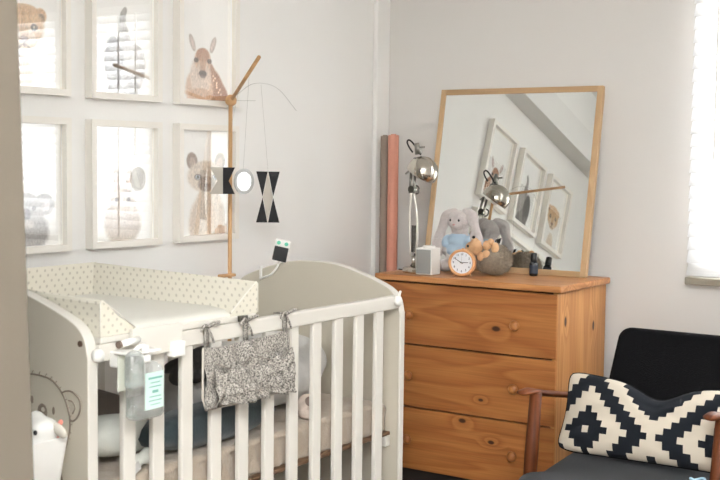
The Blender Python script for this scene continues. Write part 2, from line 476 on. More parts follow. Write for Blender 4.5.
for x in (1.52, 1.96, 2.43): obj('ladder_tape', B(x-.006, x+.006, -.016, -.0145, .845, 1.93), mat('tape_white', (226, 224, 220), .8), bl)
obj('tilt_wand', T([(1.40, -.02, 1.93), (1.40, -.024, 1.25)], .004, 8), M['white'], bl)

# ---------------------------------------------------------------- painted animal prints
def fur(u, v, s=60, a=.1):
    return 1+a*noise.noise(Vector((u*s, v*s*.6, 3.1)))+a*.7*noise.noise(Vector((u*s*2.3, v*s*1.4, 7.7)))
def E_(u, v, cu, cv, ru, rv, rot=0, soft=.12):
    du, dv = (u-cu)*ASP, v-cv; c, s = math.cos(rot), math.sin(rot)
    x, y = (du*c+dv*s)/(ru*ASP), (-du*s+dv*c)/rv
    d = math.hypot(x, y)+.05*noise.noise(Vector((u*40, v*40, 1)))
    return 1-sm(1-soft, 1+soft, d)
ASP = .26/.347
PAPER = (216, 216, 214)
def over(c, n, a): return tuple(x*(1-a)+y*a for x, y in zip(c, n))
def paint(shapes, furamp=.22):
    shapes = [(k, a, tuple(x*.80 for x in c) if k == 'f' else c, al) for (k, a, c, al) in shapes]
    def f(u, v):
        c = PAPER; body = 0
        for (kind, args, col, al) in shapes:
            a = E_(u, v, *args)*al
            c = over(c, col, a); body = max(body, a if kind == 'f' else 0)
        k = fur(u, v, 60, furamp*body)
        return tuple(min(255, x*k*.80+y*.20) for x, y in zip(c, PAPER))
    return f
F = 'f'; N_ = 'n'
deer = paint([
    (F, (.70, .10, .17, .22, .42), (150, 98, 70), 1), (F, (.82, .02, .14, .16, .3), (150, 98, 70), 1), (F, (.60, .26, .10, .12, .5), (160, 108, 78), 1),
    (F, (.40, .10, .26, .20), (222, 188, 164), .95), (F, (.42, .22, .20, .20), (236, 218, 204), .95),
    (F, (.42, .05, .22, .06), (206, 160, 128), .7),
    (F, (.26, .535, .045, .085, .42), (186, 172, 164), 1), (F, (.27, .53, .022, .065, .42), (228, 208, 200), .9),
    (F, (.655, .535, .045, .085, -.42), (186, 172, 164), 1), (F, (.645, .53, .022, .065, -.42), (232, 214, 206), .9),
    (F, (.46, .375, .155, .115), (214, 178, 150), 1), (F, (.46, .43, .125, .065), (168, 116, 88), .95),
    (F, (.46, .28, .115, .09), (226, 206, 190), 1), (F, (.46, .34, .055, .10), (188, 142, 112), .8),
    (N_, (.335, .375, .045, .024), (46, 34, 30), 1), (N_, (.585, .375, .045, .024), (46, 34, 30), 1),
    (N_, (.46, .252, .075, .030), (50, 42, 42), 1), (N_, (.46, .225, .05, .018), (90, 76, 72), .8),
]+[(N_, (.66+.025*math.sin(i*2.4)+i*.018, .24-.022*i, .014, .010), (238, 214, 190), .9) for i in range(9)])
kitten = paint([
    (F, (.55, .10, .34, .30), (214, 196, 178), 1), (F, (.58, .25, .26, .22), (224, 208, 192), 1),
    (F, (.62, .12, .10, .20), (196, 168, 142), .5), (F, (.84, .10, .07, .20), (160, 134, 114), .5),
    (F, (.26, .705, .10, .085, .35), (120, 100, 88), 1), (F, (.27, .69, .055, .055, .35), (176, 150, 138), .9),
    (F, (.80, .705, .10, .085, -.35), (120, 100, 88), 1), (F, (.79, .69, .055, .055, -.35), (176, 150, 138), .9),
    (F, (.52, .56, .34, .15), (222, 208, 192), 1), (F, (.54, .49, .17, .075), (120, 100, 88), .8), (F, (.54, .56, .08, .09), (170, 150, 134), .5),
    (N_, (.37, .555, .068, .030), (84, 70, 62), 1), (N_, (.37, .555, .046, .022), (136, 150, 164), 1), (N_, (.37, .555, .024, .018), (24, 22, 22), 1),
    (N_, (.71, .555, .068, .030), (84, 70, 62), 1), (N_, (.71, .555, .046, .022), (136, 150, 164), 1), (N_, (.71, .555, .024, .018), (24, 22, 22), 1),
    (N_, (.54, .475, .045, .018), (60, 46, 44), 1), (N_, (.54, .45, .02, .02), (90, 70, 64), .8),
])
lion = paint([
    (F, (.50, .08, .26, .24), (236, 212, 186), .55), (F, (.48, .26, .18, .14), (234, 208, 180), .6),
    (F, (.24, .76, .105, .060), (206, 168, 128), 1), (F, (.80, .765, .105, .065), (206, 164, 122), 1), (F, (.81, .745, .06, .04), (110, 84, 68), .9),
    (F, (.52, .66, .34, .165), (218, 178, 134), 1), (F, (.52, .80, .24, .05), (210, 166, 120), .9),
    (F, (.50, .73, .035, .09), (176, 128, 86), .6), (F, (.40, .75, .03, .06), (188, 142, 98), .5), (F, (.62, .75, .03, .06), (188, 142, 98), .5),
    (F, (.52, .56, .20, .10), (232, 206, 176), 1), (F, (.52, .62, .075, .09), (208, 166, 122), .9),
    (N_, (.34, .665, .060, .032), (60, 52, 46), 1), (N_, (.69, .660, .060, .032), (60, 52, 46), 1),
    (N_, (.34, .668, .022, .012), (190, 180, 150), .8), (N_, (.69, .663, .022, .012), (190, 180, 150), .8),
    (N_, (.52, .555, .075, .026), (96, 70, 62), 1), (N_, (.52, .515, .02, .03), (90, 74, 66), .9), (N_, (.46, .495, .05, .010, .5), (100, 84, 76), .8), (N_, (.58, .495, .05, .010, -.5), (100, 84, 76), .8),
])
elephant = paint([
    (F, (.55, .25, .32, .24), (142, 138, 134), 1), (F, (.36, .28, .15, .22), (96, 94, 92), 1), (F, (.74, .24, .12, .20), (176, 170, 164), 1),
    (F, (.35, .05, .08, .12), (120, 116, 112), 1), (F, (.68, .05, .08, .12), (120, 116, 112), 1),
    (F, (.52, .50, .085, .12), (150, 146, 142), 1), (F, (.50, .63, .055, .10), (160, 156, 152), 1), (F, (.53, .72, .04, .05, -.4), (150, 146, 142), 1),
    (N_, (.56, .42, .02, .012), (40, 38, 36), 1), (F, (.62, .34, .10, .15, .2), (186, 182, 176), .9),
], .2)
rabbit = paint([
    (F, (.50, .16, .30, .20), (186, 170, 154), 1), (F, (.50, .34, .20, .13), (196, 180, 164), 1),
    (F, (.40, .52, .05, .13, .1), (186, 168, 154), 1), (F, (.60, .52, .05, .13, -.1), (186, 168, 154), 1),
    (F, (.40, .51, .022, .09, .1), (220, 190, 180), .9), (F, (.60, .51, .022, .09, -.1), (220, 190, 180), .9),
    (N_, (.40, .36, .03, .02), (40, 34, 32), 1), (N_, (.60, .36, .03, .02), (40, 34, 32), 1), (N_, (.50, .31, .03, .015), (150, 104, 98), 1),
])
koala = paint([
    (F, (.50, .12, .32, .18), (160, 158, 158), 1), (F, (.24, .34, .15, .09), (140, 138, 140), 1), (F, (.76, .34, .15, .09), (140, 138, 140), 1),
    (F, (.24, .33, .08, .05), (214, 206, 204), .9), (F, (.76, .33, .08, .05), (214, 206, 204), .9), (F, (.50, .29, .25, .15), (166, 164, 164), 1),
    (N_, (.50, .26, .07, .055), (46, 42, 44), 1), (N_, (.38, .31, .03, .018), (30, 28, 28), 1), (N_, (.62, .31, .03, .018), (30, 28, 28), 1), (F, (.50, .18, .12, .04), (214, 210, 206), .8),
])
M['print'] = vcol_mat('animal_print_paper', .85)

FD, FB = .032, .0195
def picture(y0, y1, z0, z1, fn, label):
    t = thing('picture_frame', label, 'picture', (0, (y0+y1)/2, z0), group='six framed animal prints on the wall')
    bm = bmesh.new()
    o = [(y0, z0), (y1, z0), (y1, z1), (y0, z1)]; i = [(y0+FB, z0+FB), (y1-FB, z0+FB), (y1-FB, z1-FB), (y0+FB, z1-FB)]
    R = []
    for x, loop in ((.001, o), (FD, o), (FD, i), (.001, i)): R.append([bm.verts.new((x, a, b)) for a, b in loop])
    for k in range(4):
        A, Bq = R[k], R[(k+1) % 4]
        for j in range(4): bm.faces.new((A[j], A[(j+1) % 4], Bq[(j+1) % 4], Bq[j]))
    obj('frame', bm, M['frame'], t)
    # print: fine grid carrying its colours
    bm = bmesh.new(); cl = bm.loops.layers.float_color.new('Col')
    nu, nv = 84, 112; iy0, iy1, iz0, iz1 = y0+FB, y1-FB, z0+FB, z1-FB; g = []; cc = []
    for a in range(nu+1):
        row = []; cr = []
        for b_ in range(nv+1):
            u, v = a/nu, b_/nv
            row.append(bm.verts.new((.006, iy0+(iy1-iy0)*u, iz0+(iz1-iz0)*v))); cr.append((*s2l(fn(u, v)), 1))
        g.append(row); cc.append(cr)
    for a in range(nu):
        for b_ in range(nv):
            idx = ((a, b_), (a+1, b_), (a+1, b_+1), (a, b_+1))
            fc = bm.faces.new([g[i][j] for i, j in idx])
            for lp, (i, j) in zip(fc.loops, idx): lp[cl] = cc[i][j]
    obj('print', bm, M['print'], t)
    obj('glass', B(.0125, .0135, iy0+.0003, iy1-.0003, iz0+.0003, iz1-.0003), M['glass'], t)
    return t
ZT, ZB, HF = 1.416, .963, .388
picture(-1.989, -1.689, ZT, ZT+HF, lambda u, v: lion(.52+(u-.50)*1.25, .665+(v-.49)*1.05), 'white framed print of a lion cub, upper row beside the passage wall')
picture(-1.609, -1.309, ZT, ZT+HF, elephant, 'white framed print of a grey elephant calf with raised trunk')
picture(-1.229, -.929, ZT, ZT+HF, deer, 'white framed print of a spotted fawn with upright ears')
picture(-1.989, -1.689, ZB, ZB+.390, koala, 'white framed print below the lion cub, mostly hidden by blind reflections')
picture(-1.609, -1.309, ZB, ZB+.390, rabbit, 'white framed print below the elephant calf, covered in blind reflections')
picture(-1.229, -.929, ZB, ZB+.390, kitten, 'white framed print of a cream kitten with dark ears')

# ---------------------------------------------------------------- crib
crib = thing('baby_crib', 'white slatted baby crib with arched end panels along the picture wall', 'crib', (.555, -1.785, 0))
def arch(x0, x1, zs, zp):
    pts = []; base = [(0, .798), (.011, .839), (.036, .866), (.089, .889), (.161, .912), (.234, .928), (.31, .932)]
    k = (x1-x0)/2/.3135
    R = [(x1-a*k, z+(zp-.932)*1) for a, z in base]
    sp = [tuple(p)[:2] for p in spline([(p[0], p[1], 0) for p in R], 5)]
    Lp = [(x0+x1-p[0], p[1]) for p in sp[::-1]]
    return [(x1, .03)]+sp+Lp[1:]+[(x0, .03)]
def endpanel(y0, y1, lab=None, bolts=True, x1=.867, zp=.932):
    bm = bmesh.new(); prism(bm, arch(.24, x1, 0, zp), 'y', y0, y1)
    bmesh.ops.recalc_face_normals(bm, faces=bm.faces[:])
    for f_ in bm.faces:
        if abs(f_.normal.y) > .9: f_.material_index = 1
    o = obj('end_panel', bm, None, crib, mats=[M['crib'], M['crib_shaded']], bevel=.004, label=lab)
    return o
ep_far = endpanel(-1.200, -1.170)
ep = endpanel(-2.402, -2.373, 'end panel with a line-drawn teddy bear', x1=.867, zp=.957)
# bear drawing on the near end panel
bm = bmesh.new(); YB = -2.4035
def stroke(p, r=.0024):
    r = r*.75
    tube(bm, [(a, YB, b) for a, b in p] if len(p) < 3 else [tuple(q) for q in spline([(a, YB, b) for a, b in p], 6)], r, 6)
head = [(.60, .735), (.62, .752), (.640, .764), (.669, .771), (.701, .775), (.733, .774), (.758, .769), (.779, .756), (.795, .739), (.807, .715), (.814, .691), (.812, .665), (.806, .647), (.800, .632), (.785, .612), (.76, .598)]
stroke(head, .0026)
stroke([(.788, .745), (.804, .751), (.822, .751), (.840, .740), (.846, .724), (.840, .705), (.825, .691), (.812, .691)], .0026)
stroke([(.810, .732), (.822, .730), (.829, .718), (.822, .705)], .002)
stroke([(.600, .735), (.585, .75), (.567, .748), (.556, .735), (.558, .715), (.572, .70), (.59, .698)], .0026)
stroke([(.60, .735), (.592, .71), (.590, .68), (.597, .65), (.612, .622)], .0026)
stroke([(.800, .632), (.790, .618), (.786, .602), (.784, .580), (.790, .555), (.80, .50), (.80, .45), (.78, .40)])
stroke([(.612, .622), (.60, .58), (.59, .52), (.60, .45), (.63, .40)])
stroke([(.704, .66), (.729, .672), (.754, .662)], .002)
ell(bm, (.729, YB, .697), (.016, .002, .019), sub=2); 
ell(bm, (.697, YB, .720), (.0042, .002, .009), sub=2); ell(bm, (.764, YB, .704), (.0042, .002, .009), sub=2)
for i in range(14):
    a = i/13; q = spline([(x, 0, z) for x, z in head], 6)[int(20+a*50)]
    stroke([(q.x, q.z), (q.x+.006, q.z+.010-.012*a)], .0012)
obj('bear_drawing', bm, M['ink'], ep, smooth=True)
obj('nose_highlight', (lambda b_: (ell(b_, (.733, YB-.0018, .703), (.006, .001, .005), sub=2), b_)[1])(bmesh.new()), M['crib_shaded'], ep)
obj('bolt_hole', LA([(0, 0), (.0065, 0), (.0065, .003), (0, .003)], cent=(.845, -2.4015, .854), axis=(0, -1, 0), seg=16), mat('hole_brown', (80, 62, 48), .8), ep)
# rails
RX0, RX1 = .845, .869
for (xa, xb) in ((RX0, RX1), (.245, .269)):
    obj('top_rail', B(xa, xb, -2.372, -1.201, .8125, .8505), M['crib'], crib, bevel=.004)
    obj('bottom_rail', B(xa, xb, -2.372, -1.201, .26, .30), M['crib'], crib, bevel=.004)
    for k in range(11):
        y = -1.2985-.1*k+{10: .018, 9: .007}.get(k, 0)
        obj('slat', B((xa+xb)/2-.007, (xa+xb)/2+.007, y-.0185, y+.0185, .299, .814), M['crib'], crib, bevel=.003)
# drop-side guide rods and round caps
for y in (-1.207,):
    obj('guide_rod', T([(.874, y, .30), (.874, y, .80)], .0032, 10), M['crib'], crib)
obj('rail_cap', LA([(0, 0), (.014, 0), (.014, .010), (.011, .014), (0, .015)], cent=(.868, -1.222, .836), axis=(1, 0, 0), seg=24), M['white'], crib, smooth=True)
obj('rail_cap', LA([(0, 0), (.014, 0), (.014, .010), (.011, .014), (0, .015)], cent=(.8675, -2.380, .829), axis=(1, 0, 0), seg=24), M['white'], crib, smooth=True)
obj('rail_hook', T(spline([(.872, -1.214, .842), (.876, -1.216, .858), (.874, -1.21, .862)], 5), .004, 8), M['white'], crib, smooth=True)
# bed base
obj('bed_base', B(.274, .842, -2.368, -1.204, .4375, .448), M['bedslat'], crib, bevel=.002)
for y in (-1.215, -2.355):
    obj('base_bracket', B(.80, .842, y-.012, y+.012, .405, .437), M['crib'], crib, bevel=.003)

# mattress with sheet
bm = bmesh.new(); nx, ny = 40, 110
def mtop(x, y):
    w = 0
    for (a, b_, s) in ((9, 16, 1), (21, 33, .5)): w += s*noise.noise(Vector((x*a+y*4, y*b_-x*14, 2)))
    return w*.004
x0, x1, y0, y1, z0, z1 = .275, .829, -2.366, -1.207, .4485, .538
secs = []
prof = []
for i in range(nx+1):
    u = i/nx; prof.append((x0+(x1-x0)*u, z1))
# closed cross-section in xz, swept along y, with gathers down the front
pts = []
for i in range(9): pts.append(('f', x1, z0+(z1-z0-.018)*i/8))
for i in range(1, 6): a = i/6*PI/2; pts.append(('c', x1-.018+.018*math.cos(a), z1-.018+.018*math.sin(a)))
for i in range(21): pts.append(('t', x1-.018-(x1-x0-.036)*i/20, z1))
for i in range(1, 6): a = PI/2+i/6*PI/2; pts.append(('c', x0+.018+.018*math.cos(a), z1-.018+.018*math.sin(a)))
for i in range(5): pts.append(('b', x0, z1-.018-(z1-z0-.018)*i/4))
for j in range(ny+1):
    y = y0+(y1-y0)*j/ny; ring = []
    ee = min(1, min(j, ny-j)/3)
    for (k, x, z) in pts:
        zz = z; xx = x
        if z > z1-.02: zz += mtop(x, y)-(1-ee)*.012
        if k == 'f':
            dr = noise.noise(Vector((y*22+z*14, z*9, 5)))+.6*noise.noise(Vector((y*55+z*24, z*14, 9)))
            xx += (.014*dr-.004)*(1-(z-z0)/(z1-z0)*.4)*(1.2 if y < -1.6 else .5)
        yy = y + (0 if 0 < j < ny else (-.0 if j else 0))
        ring.append(bm.verts.new((min(xx, .8435), yy, zz)))
    secs.append(ring)
for a, b_ in zip(secs, secs[1:]):
    for k in range(len(pts)-1): bm.faces.new((a[k], a[k+1], b_[k+1], b_[k]))
    bm.faces.new((a[-1], a[0], b_[0], b_[-1]))
bm.faces.new(secs[0]); bm.faces.new(secs[-1][::-1])
tag(obj('crib_mattress', bm, M['sheet'], smooth=True), 'mattress in a wrinkled beige muslin fitted sheet inside the crib', 'mattress')

# soft things lying in the crib
np_ = blob('nursing_pillow', [((.60, -1.42-.05*i, .625), (.13, .10, .085)) for i in range(9)] + [((.54, -1.38, .64), (.15, .085, .10)), ((.42, -1.42, .62), (.12, .09, .08)), ((.62, -1.40, .665), (.12, .085, .075))], M['nest'], None, .008, 12)
tag(np_, 'big pale grey nursing pillow curled behind the front slats of the crib', 'pillow')
t_ = obj('scatter_cushion', pillow_bm(.758, -1.91, .592, .235, .055, .050, (0, 0, PI/2), wr=.006), M['teal'], smooth=True)
tag(t_, 'dark teal cushion lying against the slats below the hanging organiser', 'cushion')
t_ = obj('crib_blanket', pillow_bm(.52, -2.10, .602, .16, .13, .060, (.05, .12, 1.4), wr=.016, wsc=14), M['taupe'], smooth=True)
tag(t_, 'crumpled taupe blanket heaped in the near half of the crib', 'blanket')
t_ = obj('baby_pillow', pillow_bm(.70, -2.175, .600, .115, .055, .047, (0, .1, PI/2), wr=.003), M['sage'], smooth=True)
tag(t_, 'small rounded pale grey pillow lying behind the sanitiser bottles', 'pillow')
o = blob('plush_toy', [((.70, -1.90, .715), (.045, .055, .036)), ((.72, -1.985, .738), (.025, .045, .013), (.25, 0, 0)), ((.70, -1.85, .742), (.04, .05, .026)), ((.71, -1.955, .705), (.026, .036, .024)), ((.70, -1.81, .70), (.04, .045, .03)), ((.69, -1.90, .745), (.03, .03, .02))], M['charcoalfur'], None, .006, 3)
tag(o, 'dark grey plush toy slumped just under the crib rail', 'plush toy')
# little cream soft toy foot peeping between the slats
k = thing('soft_rattle', 'small cream and pink soft rattle beside the pale grey pillow', 'toy', (.79, -1.545, .538))
blob('body', [((.79, -1.542, .575), (.030, .026, .032)), ((.795, -1.548, .555), (.028, .024, .018))], M['cream'], k, .004, 4)
blob('patch', [((.808, -1.556, .590), (.014, .012, .014))], mat('taupe_patch', (150, 132, 122), .95), k, .003, 3)
k = thing('cloth_tag_toy', 'tiny pale comforter toy with a cloth tag by the small pillow', 'toy', (.79, -2.2, .538))
blob('body', [((.79, -2.20, .556), (.02, .035, .018)), ((.80, -2.165, .565), (.014, .018, .02))], M['sage'], k, .004, 3)
obj('cloth_tag', B(.818, .8195, -2.224, -2.204, .541, .561, rot=Matrix.Rotation(.5, 3, 'X')), M['nest'], k)

# ---------------------------------------------------------------- changing mat and shelf
sh = thing('changing_shelf', 'white wooden shelf frame clipped over the crib rails under the mat', 'shelf', (.58, -2.13, .8515))
obj('board', B(.29, .8695, -2.369, -1.862, .8512, .8651), M['crib'], sh, bevel=.003)
obj('front_plate', B(.8725, .884, -2.292, -2.135, .812, .8745), M['crib'], sh, bevel=.003)
obj('end_block', B(.8725, .882, -1.935, -1.905, .852, .866), M['darkmetal'], sh, bevel=.002)
for y in (-2.158, -2.328):
    obj('clip', B(.870, .896, y-.019, y+.019, .800, .835), M['white'], sh, bevel=.004)
mt = thing('changing_mat', 'wedge-sided changing mat in off-white oilcloth with tiny grey stars across the crib', 'changing mat', (.585, -2.125, .8625))
MY0, MY1, MX0, MX1, MZ = -2.371, -1.855, .30, .869, .8752
# base pad
bm = bmesh.new(); nx, ny = 24, 20; g = []
for s in (1, 0):
    for i in range(nx+1):
        for j in range(ny+1):
            x = MX0+.002+(MX1-.004-MX0)*i/nx; y = MY0+.004+(MY1-MY0-.008)*j/ny
            e = min(i, nx-i, j, ny-j)
            z = MZ-.0125 if not s else MZ+.004+.006*min(1, e/3)
            if s and e == 0: z = MZ-.004
            g.append(bm.verts.new((x, y, z)))
W = ny+1; O = (nx+1)*W
for i in range(nx):
    for j in range(ny):
        a = i*W+j
        bm.faces.new((g[a], g[a+W], g[a+W+1], g[a+1])); bm.faces.new((g[O+a], g[O+a+1], g[O+a+W+1], g[O+a+W]))
for i in range(nx):
    bm.faces.new((g[i*W], g[O+i*W], g[O+(i+1)*W], g[(i+1)*W])); bm.faces.new((g[i*W+ny], g[(i+1)*W+ny], g[O+(i+1)*W+ny], g[O+i*W+ny]))
for j in range(ny):
    bm.faces.new((g[j], g[j+1], g[O+j+1], g[O+j])); a = nx*W+j; bm.faces.new((g[a], g[O+a], g[O+a+1], g[a+1]))
obj('base_pad', bm, M['padtop'], mt, smooth=True)
def wedge(p0, p1, inw, h0, h1, w=.10):
    """outer edge from p0 to p1 (xy); inw points inward; wedge profile, top edge outside."""
    bm = bmesh.new(); p0, p1, inw = Vector((*p0, 0)), Vector((*p1, 0)), Vector((*inw, 0)); n = 24; R = []
    for i in range(n+1):
        t = i/n; p = p0.lerp(p1, t); h = h0+(h1-h0)*t; z = MZ-.010
        wig = .0025*math.sin(t*9)
        pr = [(0, 0), (.001+wig*.3, h*.5), (0, h-.008), (.003, h-.002), (.010, h), (.016, h-.004), (w*.5, h*.5+.003), (w, .012), (w, 0)]
        R.append([bm.verts.new(p+inw*a+Vector((0, 0, z+b_))) for a, b_ in pr])
    for a, b_ in zip(R, R[1:]):
        m = len(a)
        for k in range(m): bm.faces.new((a[k], a[(k+1) % m], b_[(k+1) % m], b_[k]))
    bm.faces.new(R[0]); bm.faces.new(R[-1][::-1]); return bm
obj('side_wall', wedge((MX1, MY0), (MX0, MY0), (0, 1), .078, .092), M['stars'], mt, smooth=False, bevel=.0015)
obj('side_wall', wedge((MX1, MY1), (MX0, MY1), (0, -1), .078, .092), M['stars'], mt, smooth=False, bevel=.0015)
obj('back_wall', wedge((MX0+.0005, MY0+.001), (MX0+.0005, MY1-.001), (1, 0), .092, .092), M['stars'], mt, bevel=.0015)
for (ya, s) in ((MY0, 1), (MY1, -1)):
    bm = bmesh.new(); tube(bm, [(MX1+.0005, ya+s*.0, MZ-.008), (MX1+.0005, ya+s*.001, MZ+.062), (MX1+.0005, ya+s*.006, MZ+.067), (MX1+.0005, ya+s*.055, MZ+.034), (MX1+.0005, ya+s*.10, MZ+.001)], .0016, 6)
    obj('piping', bm, M['piping'], mt, smooth=True)

# ---------------------------------------------------------------- sanitiser bottles on the rail
def rbox_bottle(name, label, cx, cy, z0, z1, a, b_, neck=.02, lab=None, pump=True, liq=.3):
    t = thing(name, label, 'bottle', (cx, cy, z0), group='hand sanitiser bottles on the crib rail')
    def sect(bm, prof, seg=32):
        R = []
        for (s, h) in prof:
            ring = []
            for k in range(seg):
                th = 2*PI*k/seg; c, sn = math.cos(th), math.sin(th)
                e = .55 if s > .5 else 1
                ring.append(bm.verts.new((cx+a*s*math.copysign(abs(sn)**e, sn), cy+b_*s*math.copysign(abs(c)**e, c), h)))
            R.append(ring)
        for p, q in zip(R, R[1:]):
            for k in range(seg): bm.faces.new((p[k], p[(k+1) % seg], q[(k+1) % seg], q[k]))
        bm.faces.new(R[0]); bm.faces.new(R[-1][::-1])
    H = z1-z0
    bm = bmesh.new(); sect(bm, [(.86, z0), (1, z0+.006), (1, z0+H*.78), (.93, z0+H*.88), (.6, z0+H*.96), (.4, z1)])
    obj('body', bm, M['bottleglass'], t, smooth=True)
    bm = bmesh.new(); sect(bm, [(.80, z0+.004), (.94, z0+.009), (.94, z0+.009+H*liq)])
    obj('gel', bm, M['liquid'], t, smooth=True)
    if lab:
        bm = bmesh.new(); la, lb, lz0, lz1 = lab; n = 10; vs = []
        for i in range(n+1):
            y = cy+la+(lb-la)*i/n; c = min(.999, abs((y-cy)/b_)); x = cx+a*(1-c**(2/.55))**(.55/2)+.0008
            vs.append((bm.verts.new((x, y, lz0)), bm.verts.new((x, y, lz1))))
        for p, q in zip(vs, vs[1:]): bm.faces.new((p[0], q[0], q[1], p[1]))
        lo = obj('label', bm, M['green'], t, label='mint green label')
        bm = bmesh.new(); zz = lz1-.010; random.seed(3)
        for r in range(7):
            w = (.7, .5, .62, .3, .6, .66, .5)[r]*(lb-la)/2; yc = cy+(la+lb)/2; th = (.0045, .002, .002, .006, .002, .002, .0015)[r]
            box(bm, cx+a+.0012, cx+a+.0016, yc-w, yc+w, zz-th, zz); zz -= th+.0065
        obj('print', bm, mat('label_ink', (112, 166, 154), .6), lo)
    if pump:
        obj('collar', LA([(.013, 0), (.013, .014), (.006, .017), (.006, .024)], cent=(cx, cy, z1-.002), seg=20), M['white'], t, smooth=True)
        bm = bmesh.new(); tube(bm, [(cx, cy, z1+.018), (cx, cy, z1+.034)], .008, 12); tube(bm, spline([(cx, cy, z1+.032), (cx+.004, cy-.018, z1+.034), (cx+.006, cy-.036, z1+.026)], 5), .005, 10)
        obj('pump', bm, M['white'], t, smooth=True)
        obj('dip_tube', T([(cx, cy, z1-.002), (cx-.004, cy+.004, z0+.012)], .0018, 6), M['white'], t)
    return t
rbox_bottle('sanitiser_bottle', 'clear pump bottle with mint green label hanging from the crib rail', .922, -2.294, .692, .812, .020, .046, lab=(-.020, .038, .712, .790))
rbox_bottle('sanitiser_bottle', 'smaller clear gel bottle with no label hooked beside the mint-labelled bottle', .958, -2.361, .770, .846, .013, .020, pump=False, liq=.7)
h = thing('bottle_holder', 'pale green plastic caddy strap hooked over the rail behind the bottles', 'holder', (.895, -2.32, .74))
bm = bmesh.new(); box(bm, .8975, .9005, -2.350, -2.31, .752, .830)
obj('back_plate', bm, M['holder'], h, bevel=.001)
obj('strap', B(.8905, .940, -2.355, -2.262, .8305, .8365), M['white'], h, bevel=.003)
bm = bmesh.new(); tube(bm, [(.900, -2.343, .851), (.900, -2.290, .855)], .0075, 16)
obj('roller', bm, M['white'], h, smooth=True)
obj('roller_end', T([(.900, -2.350, .8503), (.900, -2.3435, .8509)], .0078, 16), mat('brown_cap', (110, 94, 82), .6), h)

# ---------------------------------------------------------------- hanging organiser
og = thing('fabric_organiser', 'speckled grey fabric organiser tied to the front rail of the crib', 'organiser', (.885, -1.9, .665))
def cloth(y0, y1, zb0, zb1, zt0, zt1, x, amp, nu=50, nv=30, seed=0, sag=0):
    bm = bmesh.new(); g = []
    for i in range(nu+1):
        u = i/nu; row = []
        for j in range(nv+1):
            v = j/nv; y = y0+(y1-y0)*u
            zb = zb0+(zb1-zb0)*u; zt = zt0+(zt1-zt0)*u-sag*math.sin(PI*((u*2) % 1))
            z = zb+(zt-zb)*v
            d = .5*amp*(noise.noise(Vector((u*5+seed, v*3-u*3, seed)))+.5*noise.noise(Vector((u*11, v*8+u*6, seed+4))))
            d += amp*1.7*math.exp(-((u-.25-.18*(1-v))/.05)**2)*(1-v*.4)+amp*1.7*math.exp(-((u-.62+.16*v)/.05)**2)
            row.append(bm.verts.new((x+max(0, d+amp*.5)*(1-.7*v**3), y, z)))
        g.append(row)
    for i in range(nu):
        for j in range(nv): bm.faces.new((g[i][j], g[i+1][j], g[i+1][j+1], g[i][j+1]))
    return bm
o = obj('back_cloth', cloth(-2.062, -1.748, .660, .664, .806, .812, .876, .020, sag=.004), M['speckle'], og, smooth=True)
o.modifiers.new('s', 'SOLIDIFY').thickness = .002
for (a, b_, sd) in ((-2.045, -1.905, 2), (-1.900, -1.750, 5)):
    o = obj('pocket', cloth(a, b_, .670, .672, .765, .770, .894, .026, 28, 20, sd, sag=.022), M['speckle'], og, smooth=True)
    o.modifiers.new('s', 'SOLIDIFY').thickness = .002
    bm = bmesh.new(); tube(bm, spline([(.897, a+.004, .768), (.901, (a+b_)/2-.02, .752), (.901, (a+b_)/2+.02, .752), (.897, b_-.004, .77)], 6), .0016, 6)
    obj('binding', bm, mat('dark_binding', (120, 112, 104), .9), og, smooth=True)
bm = bmesh.new(); tube(bm, [(.879, -2.064, .806), (.880, -2.066, .69), (.880, -2.056, .662), (.883, -1.9, .657), (.883, -1.745, .661), (.880, -1.736, .69), (.879, -1.736, .81)], .0026, 8)
obj('edge_binding', bm, mat('pale_binding', (188, 180, 170), .9), og, smooth=True)
for y in (-2.045, -1.905, -1.752):
    bm = bmesh.new(); box(bm, .8715, .8745, y-.008, y+.008, .80, .853); box(bm, .843, .8735, y-.008, y+.008, .8515, .8545); box(bm, .8705, .8735, y-.008, y+.008, .8495, .8545)
    tube(bm, spline([(.876, y, .852), (.884, y-.018, .858), (.886, y-.034, .846)], 5), [.0045]*5+[.004]*5+[.002], 6)
    tube(bm, spline([(.876, y, .852), (.884, y+.016, .860), (.886, y+.032, .862)], 5), [.0045]*5+[.004]*5+[.002], 6)
    tube(bm, spline([(.876, y, .850), (.884, y+.006, .83), (.884, y+.012, .815)], 5), .003, 6)
    obj('tie', bm, M['speckle'], og, smooth=True)

# ---------------------------------------------------------------- mobile
mb = thing('mobile_stand', 'beech wood mobile stand with ball joint and slanted arm behind the crib', 'mobile', (.06, -1.010, 0))
obj('pole', T([(.06, -1.010, .02), (.06, -1.010, 1.425)], .0070, 14), M['beech'], mb, smooth=True)
obj('base', LA([(0, 0), (.05, 0), (.052, .01), (.048, .02), (0, .02)], cent=(.06, -1.010, 0), seg=32), M['beech'], mb, smooth=True)
bm = bmesh.new(); ell(bm, (.06, -1.008, 1.437), (.020, .020, .020), sub=3); obj('ball_joint', bm, M['beech'], mb, smooth=True)
obj('arm', T([(.055, -1.004, 1.434), (.333, -1.195, 1.557)], .0062, 14), M['beech'], mb, smooth=True)
bm = bmesh.new(); box(bm, .048, .072, -1.06, -.99, .838, .848); obj('clamp_bar', bm, M['beech'], mb, bevel=.003)
bm = bmesh.new()
tube(bm, spline([(.10, -1.03, 1.452), (.17, -1.02, 1.49), (.25, -1.00, 1.475), (.31, -.97, 1.40)], 8), .0006, 6)
tube(bm, spline([(.02, -1.12, 1.432), (.07, -1.02, 1.436), (.12, -.95, 1.438)], 6), .0006, 6)
obj('wire_hoop', bm, M['thread'], mb)
def flat(name, bm, m, p, t=0): return obj(name, bm, m, p)
